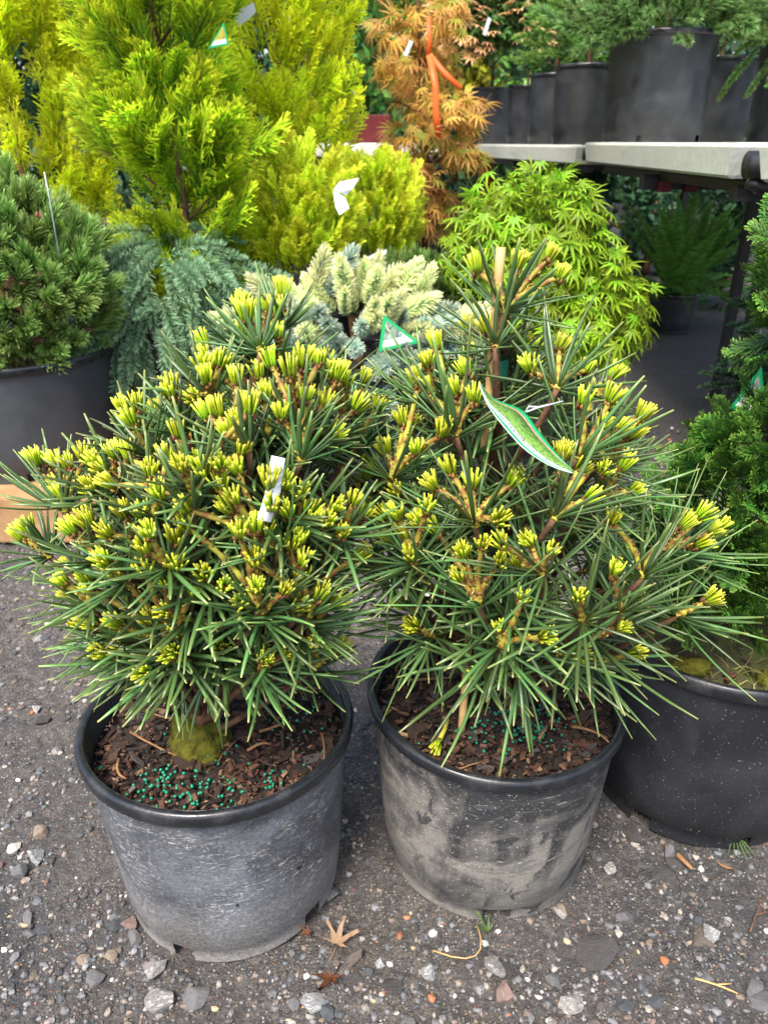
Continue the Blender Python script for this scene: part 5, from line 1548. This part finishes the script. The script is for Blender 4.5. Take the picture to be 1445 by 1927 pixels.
# fresh spruce at the right edge of the bench
FSPR = meshes('branchlet', 'freshspruce', lambda i: brush(390 + i, .14, 240, .020, .0014, .8, 1.2, curve=.25, stem=.003, tipfan=.3), 3)
rg = np.random.default_rng(605)
root, _, so = bench_pot('spruce', 'fresh green spruce with hanging branches in a black pot, right end of bench', 'potted conifer', 1.84, 3.85, .20, .18, .40, 'plain')
trunk_part(root, [(0, 0, .36), (0, 0, .8)], .014, .006)
for i in range(110):
    az = azim(rg, .75)
    o_ = np.array([math.cos(az), math.sin(az), 0])
    q = rg.uniform(.05, .26)
    put(root, 'branchlet', FSPR, o_ * q + np.array([0, 0, .62 - q * .55 + rg.uniform(-.05, .3)]), nrm(o_ + np.array([0, 0, rg.uniform(-.7, .5)]) + rg.normal(size=3) * .2), rg.uniform(.8, 1.3), rg, face=(0, 0, 1), roll=0)
for (x, y, z, dx, dz, s) in ((-.22, -.10, .44, -.8, -.5, 1.2), (-.26, -.10, .36, -.7, -.8, 1.2), (-.20, -.12, .32, -.6, -.9, 1.1), (-.30, -.10, .50, -1, -.3, 1.2), (-.14, -.15, .38, -.5, -.9, 1.2), (-.32, -.10, .30, -.6, -1.0, 1.0)):
    put(root, 'branchlet', FSPR, (x, y, z), nrm(np.array([dx, -.3, dz])), s, rg, face=(0, -1, .5), roll=0)
root, _, so = bench_pot('pot_shrub', 'dark shrub in the black pot with a white paper label behind the largest bench pot', 'potted shrub', 1.74, 4.55, .20, .18, .40, 'plain')
trunk_part(root, [(0, 0, .36), (0, 0, .5)], .012, .006)
for o_, p in dome_pts(rg, 60, (0, 0, .50), (.26, .25, .2), -.4, .75, (.5, 1.0)):
    put(root, 'spray', SPR_DARK, p - np.array([0, 0, .05]), nrm(o_ + np.array([0, 0, .5])), rg.uniform(.6, .9), rg, face=o_, roll=0)
pl = thing('pot_label', 'white paper label stuck on the pot behind the largest bench pot', 'label', (1.585, 4.415, 1.245))
o = obj('paper', bm_mesh(box(.10, .001, .13, 0), 'paper', M['white']), pl)
o.rotation_euler = (.0, .0, -.72)
for k in range(4):
    o = obj('print_line', bm_mesh(box(.07 - .012 * (k % 2), .0006, .006, 0), 'print_line', M['ink']), pl)
    o.rotation_euler = (0, 0, -.72)
    o.location = (-.0012, -.0014, .035 - .022 * k)
cane('thin pale cane standing in the spruce at the top right corner', (1.66, 3.66, 1.30), (1.64, 3.62, 1.75), .011)

# ------------------------------------------------------------------ under and beyond the bench
FRON = meshes('frond', 'fern', lambda i: frond(460 + i, .64, 40, .070, .0065, [.25, .45, .7, .9][i]), 4)
rg = np.random.default_rng(610)
root, _, so = potted('fern', 'sword fern in a black pot on the dark ground under the bench', 'potted fern', (1.66, 4.45, 0), .14, .115, .22, 'plain')
for i in range(64):
    az = rg.uniform(0, 2 * PI)
    lowp = i > 36
    o_ = np.array([math.cos(az), math.sin(az), 0])
    d = nrm(o_ * (1.0 if lowp else .38) + np.array([0, 0, .35 if lowp else 1.0]) + rg.normal(size=3) * .12)
    f = np.cross(np.cross(d, o_), d) if False else nrm(np.array([-o_[0], -o_[1], .6]))
    o = put(root, 'frond', FRON[2:] if lowp else FRON[:2], o_ * .03 + np.array([0, 0, .20]), d, rg.uniform(.8, 1.05), rg, face=f, roll=0)

DSPR = meshes('branchlet', 'darkconifer', lambda i: brush(395 + i, .20, 260, .025, .0018, .7, 1.2, curve=.25, stem=.003), 3)
rg = np.random.default_rng(611)
root, _, so = potted('dark_spruce', 'dark green spruce in deep shade under the bench at the right edge', 'potted conifer', (1.30, 2.42, 0), .17, .15, .26, 'plain')
trunk_part(root, [(0, 0, .22), (0, 0, .6)], .014, .006)
for i in range(130):
    az = azim(rg, .75)
    o_ = np.array([math.cos(az), math.sin(az), 0])
    h = rg.random()
    q = .16 * (1 - .5 * h)
    put(root, 'branchlet', DSPR, o_ * q * .5 + np.array([0, 0, .24 + .36 * h]), nrm(o_ + np.array([0, 0, rg.uniform(-.2, .6)])), rg.uniform(.5, .8), rg, face=(0, 0, 1), roll=0)

# hinoki cypress, front right
HINO = meshes('spray', 'hinoki', lambda i: fan_spray(470 + i, .062, 13, 6, .0015, .72, .6, .55, cup=.25, jit=.3), 5)
rg = np.random.default_rng(620)
root, _, so = potted('hinoki_cypress', 'dark green hinoki cypress in the wide black pot at the right edge', 'potted conifer', (.53, 1.0, 0), .205, .172, .33, 'speckled', 'mossy_soil', notches=(-.82, .14, 1.5, 2.8, 4.0), soil_z=.295, seed=4)
trunk_part(root, [(.02, 0, .28), (.03, 0, .5), (-.01, -.02, .68), (-.035, -.05, .88)], .016, .004)
hin = [((.0, -.01, .355), (.165, .15, .05), -.1, 70), ((.01, -.01, .405), (.155, .14, .10), -.45, 110), ((.0, -.01, .50), (.145, .14, .085), -.5, 110), ((.01, -.02, .575), (.125, .12, .075), -.5, 90), ((.025, -.03, .622), (.09, .09, .042), -.5, 60), ((-.02, -.045, .775), (.030, .035, .04), -1.2, 24), ((-.03, -.045, .83), (.030, .035, .05), -1.2, 24), ((-.045, -.05, .875), (.018, .02, .035), -1.2, 12), ((.01, -.03, .86), (.03, .03, .05), -1.2, 16)]
for (c, rad, lo, n) in hin:
    for o_, p in dome_pts(rg, n, c, rad, lo, .8, (.55, .92)):
        d = nrm(o_ * .75 + np.array([0, 0, .55]) + rg.normal(size=3) * .25)
        put(root, 'spray', HINO, p, d, rg.uniform(.75, 1.15), rg, face=(nrm(o_ + np.array([0, 0, .5])) if rg.random() < .6 else nrm(rg.normal(size=3))), roll=rg.normal() * .4)
grass_tuft(so, 420, 621, .95, .035)
chips(so, 40, 622, .9)
moss(so, .02, -.13, .02, .016, .016, 7)
moss(so, -.08, -.10, .03, .02, .010, 8)

# ------------------------------------------------------------------ labels on the plants behind
def tri_tag(label, A, B, C, pic, inset=.16):
    A, B, C = (np.array(p, float) for p in (A, B, C))
    o = (A + B + C) / 3
    t = thing('plant_tag', label, 'plant tag', tuple(o))
    n = nrm(np.cross(B - A, C - A))
    if n[1] > 0:
        n = -n
    out = [A - o, B - o, C - o]; inn = [p * (1 - inset * 1.6) for p in out]
    V = np.array(out + inn)
    solid(obj('border', MB().add(V, [np.array([[0, 1, 4, 3], [1, 2, 5, 4], [2, 0, 3, 5]])]).mesh('border', M['green'], False), t), .0008)
    mid = [inn[0] * .25 + inn[1] * .75, inn[0] * .25 + inn[2] * .75]
    obj('printed_picture', MB().add(np.array([inn[0], mid[0], mid[1]]), [np.array([[0, 1, 2]])]).mesh('printed_picture', M[pic], False), t)
    obj('caption_panel', MB().add(np.array([mid[0], inn[1], inn[2], mid[1]]), [np.array([[0, 1, 2, 3]])]).mesh('caption_panel', M['white'], False), t)
    return t
tri_tag('triangular green edged tag hanging in front of the cream tipped spruce', (-0.001, 1.900, 0.602), (-0.014, 1.880, 0.515), (0.089, 1.880, 0.537), 'pic_spruce')
flat_label('folded_label', 'white folded loop label on the left round golden shrub, upper half', 'label', [(-0.151, 2.460, 0.857), (-0.130, 2.460, 0.879), (-0.072, 2.420, 0.891), (-0.091, 2.420, 0.862), (-0.114, 2.440, 0.842), (-0.130, 2.440, 0.851)])
flat_label('folded_label', 'white folded loop label on the left round golden shrub, lower half', 'label', [(-0.151, 2.450, 0.853), (-0.135, 2.450, 0.848), (-0.115, 2.440, 0.836), (-0.102, 2.400, 0.810), (-0.131, 2.400, 0.791), (-0.143, 2.420, 0.811)])
tri_tag('green edged tag with a golden tree on it, high in the golden conifers', (-0.410, 2.300, 1.262), (-0.456, 2.300, 1.203), (-0.401, 2.300, 1.212), 'pic_yellow')
flat_label('barcode_label', 'grey white strip label near the top edge above the round golden shrubs', 'label', [(-0.488, 2.900, 1.355), (-0.416, 2.900, 1.388), (-0.411, 2.900, 1.362), (-0.433, 2.900, 1.342), (-0.470, 2.900, 1.323)])
flat_label('plant_tag', 'narrow green ended tag seen edge on above the mounded pine', 'plant tag', [(-0.071, 2.500, 0.650), (-0.029, 2.460, 0.676), (0.009, 2.420, 0.693), (0.007, 2.420, 0.679), (-0.027, 2.460, 0.663)], 'white')
flat_label('strip_label', 'white strip label hanging beside the orange ribbon', 'label', [(0.109, 3.750, 1.372), (0.124, 3.750, 1.367), (0.098, 3.750, 1.311), (0.080, 3.750, 1.319)])
flat_label('strip_label', 'pale strip label in the pink tipped shrub', 'label', [(0.635, 5.500, 1.673), (0.655, 5.500, 1.664), (0.628, 5.500, 1.573), (0.607, 5.500, 1.584)])
tri_tag('green edged tag low in the dark spruce under the bench', (1.035, 2.050, 0.431), (0.971, 2.050, 0.312), (1.083, 2.050, 0.278), 'pic_spruce')

# ------------------------------------------------------------------ litter on the ground
def maple_litter(label, x, y, mat, s, rz, seed, curl):
    rg = np.random.default_rng(seed)
    mb = palm_leaf(seed, s, 5, s * .125, 1.7, -curl, .5)
    o = thing('fallen_leaf', label, 'leaf', (x, y, .006), me=mb.mesh('fallen_leaf', M[mat]))
    for v in o.data.vertices:                        # dried leaves are creased and curl up unevenly
        k = v.co.length / s
        v.co += Vector((rg.normal() * .06, rg.normal() * .05 - .30 * k * k * abs(math.sin(3 * v.co.x / s + seed)), rg.normal() * .06)) * s * min(k, 1)
    o.rotation_euler = (-PI / 2 + .12, .1, rz)
    return o
maple_litter('dry tan maple leaf on the gravel between the two front pots', -.064, .672, 'dryleaf', .034, -.3, 901, .2)
maple_litter('rust brown maple leaf lying near the bottom edge', -.068, .626, 'rustleaf', .032, 2.7, 902, .3)
maple_litter('small orange leaf in the drain notch of the scratched pot', -.104, .686, 'rustleaf', .016, 1.2, 903, .2)
maple_litter('wilted dark green leaf by the drain notch of the muddy pot', .143, .690, 'wiltleaf', .022, .8, 904, .5)
def litter(name, label, cat, a, b, r, mat='twig', bend=.006, seed=0, extra=None):
    rg = np.random.default_rng(seed)
    a, b = np.array(a, float), np.array(b, float)
    t = np.linspace(0, 1, 7)[:, None]
    P = (b - a) * t + np.array([rg.normal(), rg.normal(), .4]) * bend * 4 * t * (1 - t)
    mb = MB().add(*tubes(P[None], np.linspace(r, r * .65, 7)[None], 6, tv=(.5, .5, 0)))
    for e in (extra or []):
        mb.add(*tubes(np.stack([P[e[0]], P[e[0]] + np.array(e[1]) * .6, P[e[0]] + np.array(e[1])])[None], np.array([[r * .7, r * .6, r * .4]]), 5, tv=(.5, .5, 0)))
    return thing(name, label, cat, tuple(a), me=mb.mesh(name, M[mat]))
litter('dry_stem', 'thin bent straw coloured stem leading to the muddy pot', 'stem', (.066, .663, .004), (.128, .698, .012), .0011, 'bamboo', .012, 3)
litter('wood_splinter', 'short brown wood splinter below the wide black pot', 'splinter', (.448, .815, .006), (.462, .790, .005), .0042, 'twig', .0, 4)
litter('twig', 'small brown splinter right of the longer wood splinter', 'twig', (.505, .802, .004), (.523, .792, .004), .0022, 'twig', .002, 5)
litter('twig', 'forked reddish brown twig at the right edge of the gravel', 'twig', (.505, .690, .004), (.548, .742, .008), .0013, 'bark', .004, 6, [(2, (.03, .006, .003)), (4, (-.012, .018, .004))])
litter('twig', 'pale tan split twig near the bottom right corner', 'twig', (.405, .625, .004), (.452, .605, .005), .0016, 'bamboo', .003, 7, [(3, (.02, .0, .002))])
litter('twig', 'thin red brown twig in the gravel in front of the scratched pot', 'twig', (-.305, .560, .003), (-.262, .585, .004), .0008, 'bark', .003, 8)
nt_ = thing('needle_tuft', 'small spray of fallen green needles at the foot of the wide black pot', 'needles', (.545, .848, .012))
rgn = np.random.default_rng(9)
for k in range(6):
    a = -PI / 2 + (k - 2.5) * .22
    P = np.array([[(0, 0, 0), (.02 * math.cos(a), .02 * math.sin(a), .002), (.04 * math.cos(a), .04 * math.sin(a), -.006)]])
    obj('needle', MB().add(*tubes(P, np.array([[.0007, .0008, .0003]]), 5, tv=(.5, .6, 0))).mesh('needle', M['mugo']), nt_)

# ------------------------------------------------------------------ trees and beds beyond
def clump_tree(name, label, x, y, ht, rad, z0, mat, seed, n=2600, leaf=.09, clumps=16, group=None, cat='tree'):
    rg = np.random.default_rng(seed)
    root = thing(name, label, cat, (x, y, 0), group)
    trunk_part(root, [(0, 0, 0), (.05 * rad, 0, ht * .4), (0, 0, ht * .8)], .03 * ht ** .5, .01)
    cc = []
    for i in range(clumps):
        az = rg.uniform(0, 6.28); q = rad * math.sqrt(rg.random()) * .8
        z = z0 + (ht - z0) * (i + .5) / clumps
        q *= 1 - .5 * ((z - z0) / (ht - z0)) ** 2
        cc.append((q * math.cos(az), q * math.sin(az), z))
    cc = np.array(cc)
    ci = rg.integers(clumps, size=n)
    o_ = nrm(rg.normal(size=(n, 3)))
    p = cc[ci] + o_ * np.array([rad * .42, rad * .42, (ht - z0) / clumps * 1.8]) * rg.uniform(.6, 1.05, (n, 1))
    d = nrm(o_ * .6 + rg.normal(size=(n, 3)) * .5 + np.array([0, 0, -.3]))
    ln = leaf * rg.uniform(.6, 1.3, n)
    P = p[:, None] + d[:, None] * (ln[:, None, None] * np.array([0, .45, 1.0])[None, :, None])
    tv = np.zeros((n, 3, 3)); tv[..., 0] = rg.random((n, 1)); tv[..., 1] = rg.random((n, 1))
    obj('crown', MB().add(*ribbons(P, np.array([.1, 1.0, .05]) * leaf * .32, nrm(o_ + rg.normal(size=(n, 3)) * .5), tv, .25)).mesh('crown', M[mat]), root)
    for i in range(0, clumps, 3):
        branch_part(root, (0, 0, cc[i][2] * .75), cc[i], .02, .05)
    return root
for i, (x, y, ht, rad, z0, mat, lab) in enumerate([
    (-.25, 7.2, 3.0, .75, .3, 'treegreen', 'mid green leafy tree beyond the golden row, left of the orange maple'),
    (.45, 8.6, 3.6, 1.0, 1.3, 'treeyellow', 'yellow leaved maple tree far behind the orange maple'),
    (1.2, 8.0, 3.6, .9, .3, 'treegreen', 'green tree behind the pink tipped shrub on the bench'),
    (2.3, 7.6, 4.0, 1.1, .2, 'treedark', 'dark green tree behind the right half of the bench'),
    (3.7, 7.8, 4.2, 1.1, .2, 'treedark', 'dark green tree behind the bench at the far right'),
    (-1.5, 7.0, 3.8, 1.1, .2, 'treedark', 'dark tree hidden behind the golden conifers'),
    (-3.0, 6.6, 3.8, 1.1, .2, 'treedark', 'dark tree behind the conifers at the far left'),
    (.3, 12.0, 5.5, 1.6, .4, 'treedark', 'tall dark tree at the back of the centre gap'),
    (-2.2, 11.0, 5.5, 1.6, .4, 'treedark', 'tall dark tree at the back on the left'),
    (2.6, 12.0, 5.5, 1.7, .4, 'treegreen', 'tall green tree at the back on the right'),
    (5.0, 11.0, 5.5, 1.7, .4, 'treedark', 'tall dark tree at the back beyond the right edge'),
]):
    clump_tree('broadleaf_tree', lab, x, y, ht, rad, z0, mat, 700 + i, n=3400 if y < 9 else 2600, leaf=.10 + .012 * (y - 7))
rg = np.random.default_rng(760)
for i, (x, y) in enumerate([(2.35, 5.2), (1.55, 6.1), (2.15, 6.5), (.35, 5.6), (1.0, 6.9)]):
    lab = ['low dark bush behind the fern under the bench', 'low dark bush in the shade beyond the fern', 'dark bush far back under the bench', 'dark low bush behind the orange maple pot', 'dark bush at the far end below the bench'][i]
    clump_tree('bush', lab, x, y, .9, .35, .1, 'treedark', 761 + i, n=900, leaf=.08, clumps=7, cat='bush')
tl = clump_tree('treeline', 'x', 0, 0, 1, 1, .1, 'treedark', 799, n=10)
for ch in list(tl.children):
    bpy.data.objects.remove(ch)
bpy.data.objects.remove(tl)
def treeline():
    rg = np.random.default_rng(790)
    n = 16000
    x = rg.uniform(-16, 16, n); z = 7.5 * rg.random(n)
    y = 15.5 + 1.2 * vnoise2(x * .8 + 40, z * .8 + 40, 33) + rg.normal(size=n) * .25 + z * .12
    p = np.stack([x, y, z], -1)
    d = nrm(rg.normal(size=(n, 3)) + np.array([0, -.4, -.4]))
    ln = .42 * rg.uniform(.6, 1.3, n)
    P = p[:, None] + d[:, None] * (ln[:, None, None] * np.array([0, .45, 1.0])[None, :, None])
    tv = np.zeros((n, 3, 3)); tv[..., 0] = rg.random((n, 1)); tv[..., 1] = rg.random((n, 1))
    structure(obj('treeline', MB().add(*ribbons(P, np.array([.1, 1.0, .05]) * .16, nrm(rg.normal(size=(n, 3)) + np.array([0, -1.5, .6])), tv, .25)).mesh('treeline', M['treedark'])), 'stuff')
treeline()

# far bench with a red crate
fb = thing('plant_bench', 'distant cream topped bench behind the orange maple', 'bench', (.05, 7.0, 0))
obj('bench_top', bm_mesh(box(1.2, .7, .10, .015, (0, 0, .93)), 'bench_top', M['bench']), fb)
for sx in (-.5, .5):
    for sy in (-.28, .28):
        obj('leg', bm_mesh(box(.04, .04, .88, .004, (sx, sy, .44)), 'leg', M['steel']), fb)
rc = thing('crate', 'dark red plastic crate on the distant bench behind the orange maple', 'crate', (-.12, 6.95, .98))
bm = box(.34, .04, .20, .006, (0, -.15, .10)); box(.34, .04, .20, .006, (0, .15, .10), bm); box(.04, .258, .20, .006, (-.149, 0, .10), bm); box(.04, .258, .20, .006, (.149, 0, .10), bm); box(.26, .255, .02, 0, (0, 0, .012), bm)
obj('crate_walls', bm_mesh(bm, 'crate_walls', M['red']), rc)
os_ = thing('strap', 'orange strap hanging behind the far left leg of the bench', 'strap', (.78, 6.35, .72))
solid(obj('webbing', MB().add(*ribbon_piece([(0, 0, .13), (.0, -.005, .05), (.01, 0, -.10)], .05)).mesh('webbing', M['orange']), os_), .003)
